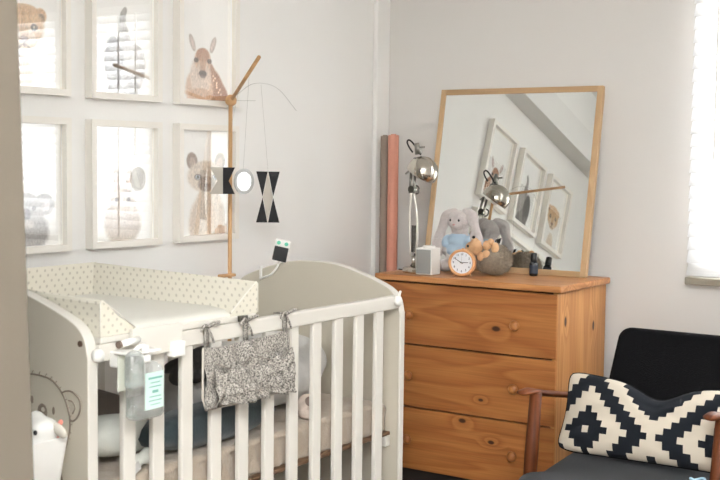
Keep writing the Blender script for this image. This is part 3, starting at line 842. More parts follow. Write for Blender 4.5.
# cards turn their faces toward the room; local u runs along cu
def card(poly, base, cu, thick=.0012):
    bm = bmesh.new(); cu = Vector(cu).normalized(); nn = cu.cross(Vector((0, 0, 1))); b0 = Vector(base)
    A = [bm.verts.new(b0+cu*a+Vector((0, 0, b_))) for a, b_ in poly]; Bv = [bm.verts.new(v.co+nn*thick) for v in A]
    n = len(poly); bm.faces.new(A); bm.faces.new(Bv[::-1])
    for i in range(n): bm.faces.new((A[i], A[(i+1) % n], Bv[(i+1) % n], Bv[i]))
    return bm
CU = (math.cos(math.radians(34)), math.sin(math.radians(34)), 0)
# pennant card
pc = thing('mobile_card', 'half grey half black notched card hanging from the mobile left of the round disc', 'mobile card', (.142, -1.143, 1.125))
P0 = (.142, -1.143, 1.168); w, hh = .0395, .0435
obj('grey_half', card([(-w-.003, -hh), (0, -hh), (0, hh), (-w-.003, hh), (-w+.022, 0)], P0, CU), M['cardgrey'], pc)
obj('black_half', card([(0.0003, -hh), (w, -hh), (w-.020, 0), (w, hh), (0.0003, hh)], P0, CU), M['cardblack'], pc)
obj('thread', T([(.142, -1.143, 1.2115), (.142, -1.065, 1.466)], .0004, 5), M['thread'], pc)
# round disc
dc = thing('mobile_disc', 'round white mirror disc with grey rim hanging from the mobile', 'mobile disc', (.245, -1.163, 1.125))
ax = Vector((math.sin(math.radians(34-40)), -math.cos(math.radians(34-40)), 0))
ax = Vector((1.48, -.23, .0)).normalized()
Cd = (.245, -1.163, 1.168)
obj('rim', LA([(.031, 0), (.041, 0), (.041, .006), (.031, .006), (.031, 0)], cent=Cd, axis=ax, seg=40, caps=False), mat('grey_rim', (178, 178, 176), .4), dc, smooth=False)
obj('face', LA([(0, .001), (.0315, .001), (.0315, .004), (0, .004)], cent=Cd, axis=ax, seg=40), M['mirror'], dc)
obj('thread', T([(.245, -1.163, 1.209), (.245, -1.135, 1.52)], .0004, 5), M['thread'], dc)
# hourglass card
hc = thing('mobile_card', 'tall card of black triangles around a beige diamond hanging from the mobile', 'mobile card', (.16, -.93, 1.024))
H0 = Vector((.160, -.930, 1.111)); w, hh = .040, .087
def tri(p): return card(p, H0, CU)
tl, tr, br, bl_ = (-w, hh), (w, hh), (w, -hh), (-w, -hh); m = .018
bm = bmesh.new()
for poly in ([(-w, hh), (-.001, hh), (-m, .002)], [(.001, hh), (w, hh), (m, .002)], [(-w, -hh), (-.001, -hh), (-m, -.002)], [(.001, -hh), (w, -hh), (m, -.002)]):
    b2 = card(poly, H0, CU); me = bpy.data.meshes.new('t'); b2.to_mesh(me); b2.free(); bm.from_mesh(me); bpy.data.meshes.remove(me)
obj('black_triangles', bm, M['cardblack'], hc)
obj('beige_diamond', card([(0, hh), (m-.001, 0), (0, -hh), (-m+.001, 0)], H0, CU, .0008), M['cardgrey'], hc)
obj('thread', T([(.160, -.930, 1.199), (.20, -1.02, 1.485)], .0004, 5), M['thread'], hc)
# camera gadget on a gooseneck clipped to the far end panel
dv = thing('baby_camera', 'white baby camera with black lens panel on a bendy stalk clipped to the crib', 'baby camera', (.36, -1.185, .90))
R_ = Matrix.Rotation(math.radians(30), 3, 'Z') @ Matrix.Rotation(math.radians(12), 3, 'Y')
pv = (.431, -1.20, .955)
bm = bmesh.new(); box(bm, .406, .456, -1.212, -1.190, .925, .992, rot=R_, piv=pv); obj('housing', bm, M['white'], dv, bevel=.007)
bm = bmesh.new(); box(bm, .409, .453, -1.2165, -1.2125, .925, .970, rot=R_, piv=pv); obj('lens_panel', bm, M['black'], dv, bevel=.0018)
for dx in (-.012, .012):
    bm = bmesh.new(); lathe(bm, [(0, 0), (.006, 0), (.006, .003), (0, .003)], cent=(.431+dx, -1.2125, .981), axis=(0, -1, 0), seg=16)
    bmesh.ops.rotate(bm, cent=pv, matrix=R_, verts=bm.verts[:]); obj('mint_light', bm, M['mint_cap'], dv)
obj('gooseneck', T(spline([(.424, -1.20, .926), (.414, -1.20, .905), (.395, -1.205, .882), (.372, -1.207, .872), (.355, -1.207, .866)], 6), .0036, 8), M['white'], dv, smooth=True)
bm = bmesh.new(); box(bm, .349, .358, -1.208, -1.2025, .862, .905); box(bm, .349, .358, -1.208, -1.160, .902, .9055)
obj('clip', bm, M['white'], dv, bevel=.002)

# ---------------------------------------------------------------- dresser
dr = thing('pine_dresser', 'orange pine chest of three drawers with round knobs below the mirror', 'dresser', (.645, -.21, 0))
DX0, DX1, DY0, DY1 = .282, 1.011, -.4227, -.004
obj('side_panel', B(DX1-.018, DX1, DY0, DY1, .0, .800), M['pine_side'], dr, bevel=.002)
obj('side_panel', B(DX0, DX0+.018, DY0, DY1, .0, .800), M['pine_side'], dr, bevel=.002)
obj('back_panel', B(DX0+.018, DX1-.018, DY1-.006, DY1, .06, .80), M['pine_side'], dr)
bm = bmesh.new()
vs = box(bm, DX0-.006, DX1+.016, DY0-.016, DY1+.002, .800, .823)
obj('top', bm, M['pine_top'], dr, bevel=.005)
obj('plinth', B(DX0+.018, DX1-.018, DY0+.02, DY0+.036, .0, .098), M['gap'], dr)
obj('carcass_rail', B(DX0+.018, DX1-.018, DY0+.022, DY0+.05, .098, .798), M['gap'], dr)
lines = [.7945, .5684, .336, .1029]
for k in range(3):
    z1_, z0_ = lines[k]-.003, lines[k+1]+.003
    if k == 0: z1_ = .7935
    d = obj('drawer', B(DX0+.003, DX1-.0035, DY0-.002, DY0+.0215, z0_, z1_), M['pine_front'], dr, bevel=.002)
    zc = (.677, .455, .219)[k]
    for x in (.43, .858):
        obj('knob', LA([(.008, 0), (.008, .006), (.0155, .012), (.018, .018), (.016, .025), (.009, .029), (0, .030)], cent=(x, DY0-.0015, zc), axis=(0, -1, 0), seg=24), M['pine_knob'], d, smooth=True)

# mirror leaning on the wall
mr = thing('leaning_mirror', 'square mirror in a light oak frame leaning on the wall atop the dresser', 'mirror', (.635, -.09, .823))
th = math.radians(10.33)
# local frame: u = x, w = up along the mirror, n = out of the glass
W0, W1 = .285, .968; HT = .714
Rm = Matrix.Rotation(math.radians(.64), 3, 'Z') @ Matrix.Rotation(-th, 3, 'X')
piv = Vector((.63, -.1025, .8235))
def ML(x, n, w):   # n positive = behind the front face
    return piv+Rm @ Vector((x-.63, n, w))
def mbox(x0, x1, n0, n1, w0, w1):
    bm = bmesh.new(); vs = [bm.verts.new(ML(x, n, w)) for x in (x0, x1) for n in (n0, n1) for w in (w0, w1)]
    for f_ in ((0, 1, 3, 2), (4, 6, 7, 5), (0, 4, 5, 1), (2, 3, 7, 6), (0, 2, 6, 4), (1, 5, 7, 3)): bm.faces.new([vs[i] for i in f_])
    return bm
fw_, fd_ = .022, .024
mf = obj('frame', mbox(W0, W0+fw_, 0, fd_, 0, HT), M['oak'], mr, bevel=.0012)
obj('frame', mbox(W1-fw_, W1, 0, fd_, 0, HT), M['oak'], mr, bevel=.0012)
obj('frame', mbox(W0+fw_, W1-fw_, 0, fd_, 0, fw_), M['oak_x'], mr, bevel=.0012)
obj('frame', mbox(W0+fw_, W1-fw_, 0, fd_, HT-fw_, HT), M['oak_x'], mr, bevel=.0012)
obj('mirror_glass', mbox(W0+fw_-.002, W1-fw_+.002, .0035, .006, fw_-.002, HT-fw_+.002), M['mirror'], mr)
obj('backing', mbox(W0+.01, W1-.01, .014, .018, .01, HT-.01), mat('brown_backing', (120, 96, 70), .9), mr)

# ---------------------------------------------------------------- rolls in the corner
def roll(name, label, x, y, r, h, m, seg=8):
    t = thing(name, label, 'paper roll', (x, y, 0))
    obj('roll', LA([(r*.55, .002), (r, .001), (r, h), (r*.55, h)], cent=(x, y, 0), seg=seg), m, t, bevel=.002)
    obj('end_cap', LA([(0, .0), (r*.5, .0), (r*.5, h+.004), (0, h+.004)], cent=(x, y, 0), seg=seg), m, t)
roll('paper_roll', 'tall rose pink paper roll standing between dresser and corner', .127, -.085, .0225, 1.343, M['cyl_rose'])
roll('paper_roll', 'tall brown paper roll half hidden behind the rose pink one', .078, -.072, .018, 1.340, M['cyl_brown'], 20)

# ---------------------------------------------------------------- desk lamp
lp = thing('desk_lamp', 'chrome spring-arm work lamp with dome shade on the dresser', 'lamp', (.395, -.335, .8235))
LY = -.335
obj('base', LA([(0, 0), (.058, 0), (.060, .004), (.060, .014), (.054, .020), (0, .021)], cent=(.392, -.315, .8235), seg=40), M['chrome'], lp, smooth=False, bevel=.001)
obj('post', T([(.374, -.320, .844), (.374, -.325, .885)], .007, 12), M['chrome'], lp, smooth=True)
M['lampwhite'] = mat('pale_nickel', (214, 210, 200), .3, .5)
obj('lower_arm', T(spline([(.368, LY, .885), (.364, LY, .97), (.362, LY, 1.05), (.368, LY, 1.125)], 6), .0042, 10), M['lampwhite'], lp, smooth=True)
obj('lower_arm', T(spline([(.392, LY, .885), (.397, LY, .97), (.392, LY, 1.05), (.376, LY, 1.13)], 6), .0042, 10), M['lampwhite'], lp, smooth=True)
# springs
for x in (.376, .386):
    pts = []; n = 26*8
    for i in range(n+1):
        t = i/n; pts.append((x+.0042*math.cos(2*PI*26*t), LY+.0042*math.sin(2*PI*26*t), .90+.10*t))
    obj('spring', T(pts, .0011, 5), M['darkmetal'], lp, smooth=True)
obj('joint', LA([(0, -.011), (.013, -.011), (.013, .011), (0, .011)], cent=(.372, LY, 1.135), axis=(0, 1, 0), seg=24), M['darkmetal'], lp, bevel=.001)
bm = bmesh.new(); tube(bm, [(.362, LY, 1.12), (.366, LY, 1.20)], .0055, 8); tube(bm, [(.378, LY, 1.12), (.384, LY, 1.19)], .005, 8)
tube(bm, [(.348, LY-.01, 1.192), (.366, LY-.01, 1.205)], .004, 8)
obj('upper_arm', bm, M['steel'], lp, smooth=True)
bm = bmesh.new(); tube(bm, spline([(.39, LY, 1.15), (.402, LY, 1.14), (.40, LY, 1.122), (.388, LY, 1.118)], 5), .003, 8)
obj('handle', bm, M['darkmetal'], lp, smooth=True)
# shade dome pointing down to the right, tilted toward the room
sa = Vector((.12, .16, -.97)).normalized(); sc_ = Vector((.405, LY-.006, 1.246))
axc = Vector((-.50, -.05, -.86)).normalized(); scn = Vector((.420, LY-.008, 1.200)); prof = []
for i in range(19):
    t = math.radians(6+ (104-6)*i/18); prof.append((.0585*math.sin(t), -.0585*math.cos(t)))
inner = [(r_-.0015, h_+.0005) for r_, h_ in prof[::-1]]
bm = bmesh.new(); lathe(bm, prof+inner[:-1]+[(0, inner[-1][1])], cent=scn, axis=axc, seg=56, caps=False)
obj('lamp_shade', bm, M['chrome'], lp, smooth=True)
obj('shade_collar', LA([(.019, -.004), (.0215, -.002), (.0215, .004), (.019, .006)], cent=sc_-sa*.006, axis=sa, seg=24), M['black'], lp, smooth=True)
bm = bmesh.new(); tube(bm, [sc_-sa*.02, sc_-sa*.062], [.0135, .009], 14); tube(bm, [sc_-sa*.045+Vector((.006, -.0, .0)), sc_-sa*.035+Vector((.03, 0, .012))], .004, 8)
obj('socket', bm, M['steel'], lp, smooth=True)
obj('cable', T(spline([sc_-sa*.030+Vector((.004, 0, .01)), (.405, LY, 1.265), (.388, LY, 1.288), (.366, LY, 1.312), (.352, LY, 1.318), (.347, LY, 1.308), (.358, LY, 1.288), (.372, LY, 1.272)], 6), .0033, 8), M['black'], lp, smooth=True)
obj('bulb', (lambda b_: (ell(b_, scn+Vector((0, 0, -.005)), (.022, .022, .022), sub=3), b_)[1])(bmesh.new()), M['white'], lp, smooth=True)
obj('power_cord', T(spline([(.378, -.32, .893), (.36, -.30, .865), (.333, -.285, .835), (.300, -.28, .8265), (.280, -.275, .826)], 6), .0026, 8), M['black'], lp, smooth=True)

# ---------------------------------------------------------------- plush bunny
bn = thing('plush_bunny', 'grey long-eared plush rabbit in a pale blue shirt against the mirror', 'plush toy', (.505, -.20, .8235))
BY = -.185
blob('body', [((.498, BY, .885), (.060, .042, .058)), ((.497, BY, .935), (.046, .036, .042)), ((.497, BY-.006, .985), (.034, .03, .03)),
              ((.497, BY-.010, 1.018), (.046, .042, .040)), ((.497, BY-.030, 1.004), (.028, .026, .022)),
              ((.452, BY-.035, .848), (.028, .045, .024)), ((.545, BY-.035, .848), (.028, .045, .024)),
              ((.448, BY-.01, .925), (.020, .022, .045), (0, .35, 0)), ((.545, BY-.01, .925), (.020, .022, .045), (0, -.35, 0))], M['bunny'], bn, .005, 5)
for s, pts in ((-1, [(.470, BY-.004, 1.040), (.445, BY-.012, 1.028), (.424, BY-.014, .985), (.412, BY-.014, .935), (.408, BY-.012, .900)]), (1, [(.524, BY-.004, 1.042), (.552, BY-.014, 1.032), (.570, BY-.020, .992), (.578, BY-.024, .955), (.582, BY-.02, .93)])):
    blob('ear', [(tuple(p), (.024+.006*math.sin(i/len(pts)*3), .014, .026)) for i, p in enumerate(spline(pts, 4))], M['bunny'], bn, .005, 4)
blob('shirt', [((.498, BY-.002, .905), (.055, .046, .040)), ((.497, BY-.002, .942), (.050, .042, .035)), ((.450, BY-.012, .935), (.024, .026, .030), (0, .35, 0)), ((.545, BY-.012, .935), (.024, .026, .030), (0, -.35, 0))], M['blue'], bn, .004, 5, label='pale blue shirt')
for dx in (-.018, .018):
    obj('eye', (lambda b_: (ell(b_, (.497+dx, BY-.048, 1.020), (.004, .003, .005), sub=2), b_)[1])(bmesh.new()), M['black'], bn, smooth=True)
obj('nose', (lambda b_: (ell(b_, (.499, BY-.057, 1.004), (.006, .004, .004), sub=2), b_)[1])(bmesh.new()), mat('pink_nose', (188, 150, 146), .7), bn, smooth=True)

# hedgehog plush
hg = thing('plush_hedgehog', 'round grey-brown plush hedgehog with tan face and paws, sprawled upward', 'plush toy', (.655, -.22, .8235))
HC = Vector((.660, -.222, .880))
bm = bmesh.new(); ell(bm, HC, (.066, .056, .058), sub=4, namp=.004, nsc=60)
bd = obj('body', bm, M['quill'], hg, smooth=True)
bm = bmesh.new(); random.seed(5)
for i in range(1500):
    z = random.uniform(-.75, 1); a = random.uniform(0, 2*PI); r_ = math.sqrt(1-z*z); d = Vector((r_*math.cos(a), r_*math.sin(a), z))
    if d.y < -.05 and d.z > .25 and d.x < .55: continue
    p = HC+Vector((d.x*.065, d.y*.055, d.z*.057)); q = p+(d+Vector((random.uniform(-.6, .6), random.uniform(-.6, .6), random.uniform(-.6, .6)))).normalized()*.011
    u, v = frame_of(q-p); vs = [bm.verts.new(p+(u*math.cos(t)+v*math.sin(t))*.0016) for t in (0, 2.1, 4.2)]; ap = bm.verts.new(q)
    for k in range(3): bm.faces.new((vs[k], vs[(k+1) % 3], ap))
qo = obj('quills', bm, M['quill'], hg); qo['kind'] = 'stuff'
blob('face', [((.598, -.262, .922), (.034, .030, .028)), ((.612, -.276, .938), (.022, .020, .020)), ((.606, -.270, .950), (.013, .013, .013))], M['tanplush'], hg, .004, 4)
for i, (p, r_) in enumerate([((.632, -.268, .893), (.016, .016, .018)), ((.652, -.264, .900), (.019, .015, .019)), ((.650, -.258, .934), (.017, .016, .020)), ((.680, -.252, .922), (.015, .015, .026)), ((.664, -.256, .948), (.013, .013, .013))]):
    blob('paw', [(p, r_)], M['tanplush'], hg, .004, 3)
obj('eye', (lambda b_: (ell(b_, (.588, -.292, .931), (.0045, .004, .0055), sub=2), b_)[1])(bmesh.new()), M['black'], hg, smooth=True)
obj('nose', (lambda b_: (ell(b_, (.608, -.285, .964), (.0065, .005, .0055), sub=2), b_)[1])(bmesh.new()), M['black'], hg, smooth=True)

# cube monitor
mn = thing('cube_speaker', 'small white cube speaker with grey cloth front on the dresser', 'speaker', (.459, -.357, .8235))
obj('housing', B(.4245, .493, -.390, -.325, .8235, .922), M['white'], mn, bevel=.004)
obj('grille', B(.4285, .489, -.3925, -.3895, .829, .916), M['mesh'], mn, bevel=.001)
obj('dial', LA([(0, 0), (.024, 0), (.024, .006), (.021, .009), (0, .009)], cent=(.461, -.357, .9215), seg=32), M['white'], mn, smooth=False, bevel=.001)

# alarm clock
ck = thing('alarm_clock', 'round wooden alarm clock with white face and dark numerals', 'clock', (.594, -.345, .8235))
ca = math.radians(17); cax = Vector((math.sin(ca), -math.cos(ca), .05)).normalized(); cc_ = Vector((.594, -.345, .8735))
obj('ring', LA([(.040, .006), (.044, .012), (.048, .011), (.0495, .006), (.0495, -.018), (.044, -.022), (0, -.022), (0, .001), (.039, .001), (.040, .006)], cent=cc_, axis=cax, seg=56, caps=False), M['clockwood'], ck, smooth=True)
face = obj('face', LA([(0, .0012), (.0395, .0012), (.0395, .003), (0, .003)], cent=cc_, axis=cax, seg=48), M['clockface'], ck)
cu_ = cax.cross(Vector((0, 0, 1))).normalized(); cu_ = -cu_ if cu_.x < 0 else cu_; cv_ = Vector((0, 0, 1))-cax*cax.z; cv_.normalize()
def hand(name, ang, ln, w, off, m):
    d = cu_*math.sin(ang)+cv_*math.cos(ang); s_ = d.cross(cax)
    bm = bmesh.new(); o0 = cc_+cax*off
    q = [o0-d*.006-s_*w, o0-d*.006+s_*w, o0+d*ln+s_*w*.7, o0+d*ln-s_*w*.7]
    A = [bm.verts.new(p) for p in q]; Bv = [bm.verts.new(p+cax*.0008) for p in q]
    bm.faces.new(A); bm.faces.new(Bv)
    for i in range(4): bm.faces.new((A[i], A[(i+1) % 4], Bv[(i+1) % 4], Bv[i]))
    return obj(name, bm, m, ck)
hand('hour_hand', math.radians(87), .024, .0014, .0050, M['black'])
hand('minute_hand', math.radians(300), .030, .0012, .0062, M['black'])
hand('second_hand', 0.02, .030, .0004, .0074, M['steel'])
bm = bmesh.new()
for n in range(1, 13):
    cu = bpy.data.curves.new('n', 'FONT'); cu.body = str(n); cu.size = .0105; cu.align_x = 'CENTER'; cu.align_y = 'CENTER'; cu.extrude = .0002; cu.offset = .0002
    to = bpy.data.objects.new('n', cu); link(to); dg = bpy.context.evaluated_depsgraph_get(); dg.update()
    me = bpy.data.meshes.new_from_object(to.evaluated_get(dg)); a = n*PI/6
    X = Matrix((( *cu_, ), (*cv_,), (*cax,))).transposed().to_4x4(); X.translation = cc_+cax*.0034+(cu_*math.sin(a)+cv_*math.cos(a))*.031
    me.transform(X); bm.from_mesh(me); bpy.data.objects.remove(to); bpy.data.curves.remove(cu); bpy.data.meshes.remove(me)
obj('numerals', bm, M['navy'], face)
obj('top_button', LA([(.005, -.002), (.005, .004), (0, .005)], cent=cc_+Vector((.001, .006, .0485)), seg=14), M['clockwood'], ck, smooth=True)
bm = bmesh.new()
for s in (-1, 1): tube(bm, [cc_+cu_*s*.028-cax*.008+Vector((0, 0, -.040)), cc_+cu_*s*.032-cax*.008+Vector((0, 0, -.0495))], .003, 8)
obj('foot', bm, M['clockwood'], ck)

# dark bottle in front of the mirror
db = thing('dropper_bottle', 'small near-black glass bottle standing before the mirror', 'bottle', (.788, -.152, .8235))
obj('body', LA([(0, 0), (.0135, 0), (.0155, .003), (.0155, .046), (.011, .053), (0, .053)], cent=(.788, -.152, .8235), seg=28), M['darkglass'], db, smooth=True)
obj('cap', LA([(.011, .0535), (.0125, .055), (.0115, .082), (.009, .085), (0, .085)], cent=(.788, -.152, .8235), seg=28), M['black'], db, smooth=True)
obj('label', LA([(.0157, .010), (.0159, .010), (.0159, .040), (.0157, .040)], cent=(.788, -.152, .8235), seg=28, caps=False), mat('dark_blue_label', (34, 42, 56), .6), db)

# ---------------------------------------------------------------- armchair
ch = thing('armchair', 'black upholstered armchair with reddish wooden arms beside the dresser', 'armchair', (1.42, -.62, 0))
# seat cushion
def cushion(cx, cy, cz, a, b_, h, rot=(0, 0, 0), e=.28, n=30):
    bm = bmesh.new(); R = Euler(rot).to_matrix(); g = []
    bmesh.ops.create_icosphere(bm, subdivisions=5, radius=1)
    for v in bm.verts:
        c = v.co; q = Vector([math.copysign(abs(t)**e, t) for t in c]); q /= max(1e-6, (abs(q.x)**6+abs(q.y)**6+abs(q.z)**3)**(1/6))
        p = Vector((q.x*a, q.y*b_, q.z*h*(1+.10*(1-q.x*q.x)*(1-q.y*q.y))))
        v.co = R @ p+Vector((cx, cy, cz))
    return bm
def tcush():
    b_ = cushion(1.424, -.745, .288, .245, .30, .058, (math.radians(4), 0, 0))
    for v in b_.verts:
        if v.co.y < -.90: v.co.x = 1.424+(v.co.x-1.424)*(1+.20*sm(-.925, -.95, v.co.y))
    return b_
obj('seat_cushion', tcush(), M['seatfab'], ch, smooth=True)
# backrest: rounded-top slab leaning back
bm = bmesh.new(); pts = []
def bp(u, w, n):   # u sideways, w up, n forward of the back plane
    ang = math.radians(16); sgn = Vector((0, math.sin(ang), math.cos(ang)))
    return Vector((1.445+u, -.42, .33))+sgn*w+Vector((0, -math.cos(ang), math.sin(ang)))*n
out = []; W_, Hh, rr = .255, .372, .045
for i in range(7):
    a = PI/2*i/6; out.append((W_-.012-rr+rr*math.cos(a), Hh-rr+rr*math.sin(a)))
for i in range(7):
    a = PI/2+PI/2*i/6; out.append((-W_+.012+rr+rr*math.cos(a), Hh-rr+rr*math.sin(a)))
out += [(-W_-.02, 0), (W_+.02, 0)]
A = [bm.verts.new(bp(u, w, .045)) for u, w in out]; Bv = [bm.verts.new(bp(u, w, -.045)) for u, w in out]
bm.faces.new(A); bm.faces.new(Bv[::-1])
for i in range(len(out)): bm.faces.new((A[i], A[(i+1) % len(out)], Bv[(i+1) % len(out)], Bv[i]))
obj('backrest', bm, M['blackfab'], ch, bevel=.018)
for s, x in ((-1, 1.142), (1, 1.700)):
    # armrest: flat rounded paddle sloping down to the back
    bm = bmesh.new(); secs = []
    L0 = [(-.952, .556, .012, .006), (-.945, .557, .021, .009), (-.90, .556, .025, .010), (-.80, .533, .024, .010), (-.65, .505, .021, .010), (-.50, .477, .019, .012), (-.36, .452, .016, .012)]
    for (y, z, hw, ht) in L0:
        secs.append([bm.verts.new((x+hw*math.cos(t), y, z+ht*math.sin(t))) for t in [2*PI*k_/16 for k_ in range(16)]])
    for a_, b_ in zip(secs, secs[1:]):
        for k_ in range(16): bm.faces.new((a_[k_], a_[(k_+1) % 16], b_[(k_+1) % 16], b_[k_]))
    bm.faces.new(secs[0]); bm.faces.new(secs[-1][::-1])
    obj('armrest', bm, M['chairwood_y'], ch, smooth=True)
    obj('leg', T([(x+.018, -.895, .552), (x+.010, -.900, .36), (x-.004, -.915, 0.0)], [.018, .021, .014], 16), M['chairwood'], ch, smooth=True)
    obj('leg', T([(x, -.38, .455), (x, -.34, .28), (x, -.28, 0.0)], [.014, .018, .013], 16), M['chairwood'], ch, smooth=True)
    obj('side_rail', B(x-.012, x+.012, -.90, -.33, .235, .275), M['chairwood'], ch, bevel=.004)
obj('front_rail', B(1.150, 1.705, -.915, -.893, .225, .268), M['chairwood'], ch, bevel=.004)
obj('rear_rail', B(1.150, 1.705, -.345, -.323, .235, .275), M['chairwood'], ch, bevel=.004)

# patterned cushion
def kilim(s, t):
    c = .0212; ds = min(abs(s-a) for a in (-.215, .215, .645, -.645)); i = round(ds/c-.0); j = round(abs(t)/c)
    L1 = i+j
    if L1 == 0: return 0
    if L1 <= 3: return 1
    if L1 <= 6: return 0
    if L1 <= 9: return 1
    if L1 <= 12: return 0
    return 1
def kcol(s, t): return (25, 28, 34) if kilim(s, t) else (200, 190, 174)
bm = bmesh.new(); cl = bm.loops.layers.float_color.new('Col')
pa, pb, phh = .296, .122, .062
nu, nv = 216, 108; G = {}
pan = math.radians(24); PR_ = Matrix.Rotation(math.radians(2), 3, 'Z') @ Matrix.Rotation(-pan, 3, 'X')
PC = Vector((1.474, -.735, .474))
def pv_(u, v, s):
    t = max(0, (1-abs(u)**3)*(1-abs(v)**3))**.55
    x = u*pa*(1-.05*(1-v*v)-.05*abs(v)**8); z = v*pb*(1-.08*(1-u*u)*(1 if v > 0 else .3)-.10*abs(u)**12)
    dent = math.exp(-((u+.0)/.28)**2)*sm(-.2, 1, v)
    z -= .044*dent
    lift = .010*abs(u)**3*sm(0, 1, v); z += lift
    th_ = phh*t*(1-.45*dent)
    th_ += .004*noise.noise(Vector((u*5, v*3, s)))*t*2
    return PC+PR_ @ Vector((x, -s*th_, z))
for s in (1, -1):
    for i in range(nu+1):
        for j in range(nv+1):
            if s == -1 and (i in (0, nu) or j in (0, nv)): continue
            G[(s, i, j)] = bm.verts.new(pv_(-1+2*i/nu, -1+2*j/nv, s))
for s in (1, -1):
    g = lambda i, j: G.get((s, i, j)) or G[(1, i, j)]
    for i in range(nu):
        for j in range(nv):
            fc = bm.faces.new((g(i, j), g(i+1, j), g(i+1, j+1), g(i, j+1)))
            col = (*s2l(kcol((-1+2*(i+.5)/nu)*pa-.012, (-1+2*(j+.5)/nv)*pb+.056)), 1)
            for lp_ in fc.loops: lp_[cl] = col
tp = thing('lumbar_cushion', 'cream and black stepped-diamond lumbar cushion on the armchair seat', 'cushion', (1.452, -.74, .375))
obj('cover', bm, vcol_mat('kilim_cotton', .95, bump=.4, bscale=500), tp, smooth=True)
loop = [pv_(-1+2*i/60, 1, 1) for i in range(60)]+[pv_(1, 1-2*i/30, 1) for i in range(30)]+[pv_(1-2*i/60, -1, 1) for i in range(60)]+[pv_(-1, -1+2*i/30, 1) for i in range(30)]
bm = bmesh.new(); tube(bm, loop, .0028, 6, closed=True); obj('piping', bm, M['blackfab'], tp, smooth=True)

# light blue loop on the seat edge
bm = bmesh.new(); tube(bm, [(1.665+.02*math.cos(a), -.925+.015*math.sin(a), .376+.004*math.sin(2*a)) for a in [2*PI*k_/20 for k_ in range(20)]], .0035, 8, closed=True)
tag(obj('teething_ring', bm, M['bluecord'], smooth=True), 'light blue ring lying at the right front of the armchair seat', 'ring')

# ---------------------------------------------------------------- white bin with toys
bnx = thing('toy_bin', 'white tapered plastic bin in front of the bear end panel', 'bin', (.80, -2.50, .50))
bm = bmesh.new(); R = []
X0, X1 = .70, .904
def ring(z, k, ins=0):
    a0, a1 = X0+k+ins, X1-k-ins; y0_, y1_ = -2.565+k*.6+ins, -2.442-k*.1-ins; r_ = .02; out = []
    for (cx_, cy_, a) in ((a1-r_, y1_-r_, 0), (a0+r_, y1_-r_, PI/2), (a0+r_, y0_+r_, PI), (a1-r_, y0_+r_, 3*PI/2)):
        for q in range(5): t = a+PI/2*q/4; out.append(bm.verts.new((cx_+r_*math.cos(t), cy_+r_*math.sin(t), z)))
    return out
def zt_(x): return 0
R = [ring(.42, .055), ring(.675, 0), ring(.678, 0, .001), ring(.675, 0, .003), ring(.425, .055, .003)]
for a_, b_ in zip(R, R[1:]):
    n = len(a_)
    for k_ in range(n): bm.faces.new((a_[k_], a_[(k_+1) % n], b_[(k_+1) % n], b_[k_]))
bm.faces.new(R[0]); bm.faces.new(R[-1][::-1])
obj('bin_body', bm, M['white'], bnx, smooth=True)
obj('hanger', B(.76, .84, -2.443, -2.4045, .655, .668), M['white'], bnx, bevel=.002)
tw = thing('plush_sheep', 'white plush toy with black eye peeping from the white bin', 'plush toy', (.78, -2.50, .66))
blob('body', [((.812, -2.49, .686), (.028, .034, .030)), ((.80, -2.50, .660), (.04, .035, .022)), ((.77, -2.52, .64), (.05, .035, .035)), ((.795, -2.49, .712), (.018, .016, .012), (0, .5, 0))], M['white'], tw, .005, 4)
blob('ear', [((.846, -2.478, .690), (.024, .009, .012), (0, .5, 0))], mat('beige_ear', (206, 200, 188), .9), tw, .004, 3)
obj('eye', (lambda b_: (ell(b_, (.824, -2.5205, .690), (.0045, .004, .0055), sub=2), b_)[1])(bmesh.new()), M['black'], tw, smooth=True)
bm = bmesh.new(); tube(bm, spline([(.838, -2.466, .62), (.843, -2.466, .655), (.852, -2.464, .690), (.858, -2.462, .707)], 5), [.0055]*8+[.0055]*4+[.005]*3+[.0025], 10)
tag(obj('toy_spoon', bm, M['coral'], smooth=True), 'coral pink stick sticking out of the white bin', 'toy')

bnx.location.x -= .042; bnx.location.z -= .004; tw.location.x += .020; bpy.data.objects['toy_spoon'].location.x -= .004
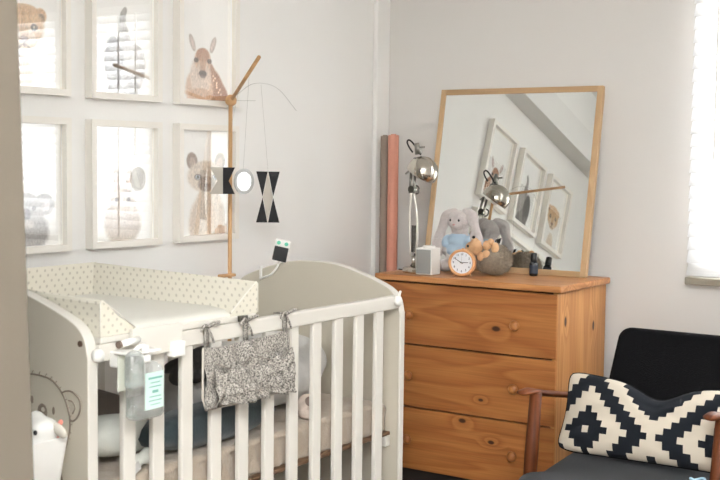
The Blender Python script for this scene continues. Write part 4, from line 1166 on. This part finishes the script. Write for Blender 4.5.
# ---------------------------------------------------------------- lights
def area(name, loc, rot, sx, sy, power, col=(1, 1, 1), spread=180):
    l = bpy.data.lights.new(name, 'AREA'); l.shape = 'RECTANGLE'; l.size = sx; l.size_y = sy; l.energy = power; l.color = col; l.spread = math.radians(spread)
    o = bpy.data.objects.new(name, l); link(o); o.location = loc; o.rotation_euler = rot; return o
area('daylight_outside', (1.98, .42, 1.38), (-PI/2, 0, 0), 1.9, 1.6, 240, (.98, .99, 1))
area('added_fill_up', (2.9, -4.0, 1.95), (PI, 0, 0), .9, .9, 115, (.96, .98, 1))  # added fill without a fixture, aimed up to bounce off the ceiling
area('added_fill_down', (2.9, -4.5, 2.40), (0, 0, 0), .8, .8, 88, (.97, .985, 1))  # added unseen fill from above, brightens faces turned away from the window
w = bpy.data.worlds.new('world'); scene.world = w; w.use_nodes = True
w.node_tree.nodes['Background'].inputs[0].default_value = (.9, .95, 1, 1); w.node_tree.nodes['Background'].inputs[1].default_value = 1.5

# ---------------------------------------------------------------- camera
yaw, pi_, ro = math.radians(34.0792), math.radians(-3.8365), math.radians(.6777)
fwd = Vector((-math.sin(yaw)*math.cos(pi_), math.cos(yaw)*math.cos(pi_), math.sin(pi_)))
rt = Vector((math.cos(yaw), math.sin(yaw), 0)); up = rt.cross(fwd)
r2 = rt*math.cos(ro)+up*math.sin(ro); u2 = up*math.cos(ro)-rt*math.sin(ro)
cd = bpy.data.cameras.new('camera'); cam = bpy.data.objects.new('camera', cd); link(cam)
X = Matrix((r2, u2, -fwd)).transposed().to_4x4(); X.translation = Vector((2.6614, -4.0631, 1.2359)); cam.matrix_world = X
cd.sensor_width = 36; cd.lens = 1170.72*36/720; cd.clip_start = .05
cd.dof.use_dof = True; cd.dof.focus_distance = 3.9; cd.dof.aperture_fstop = 9
scene.camera = cam
scene.view_settings.view_transform = 'Standard'
scene.view_settings.look = 'None'
scene.view_settings.exposure = 0.35
scene.cycles.use_denoising = True
scene.cycles.max_bounces = 10; scene.cycles.diffuse_bounces = 6; scene.cycles.glossy_bounces = 6; scene.cycles.transparent_max_bounces = 16
scene.cycles.caustics_reflective = True; scene.cycles.sample_clamp_indirect = 4; scene.cycles.caustics_refractive = False
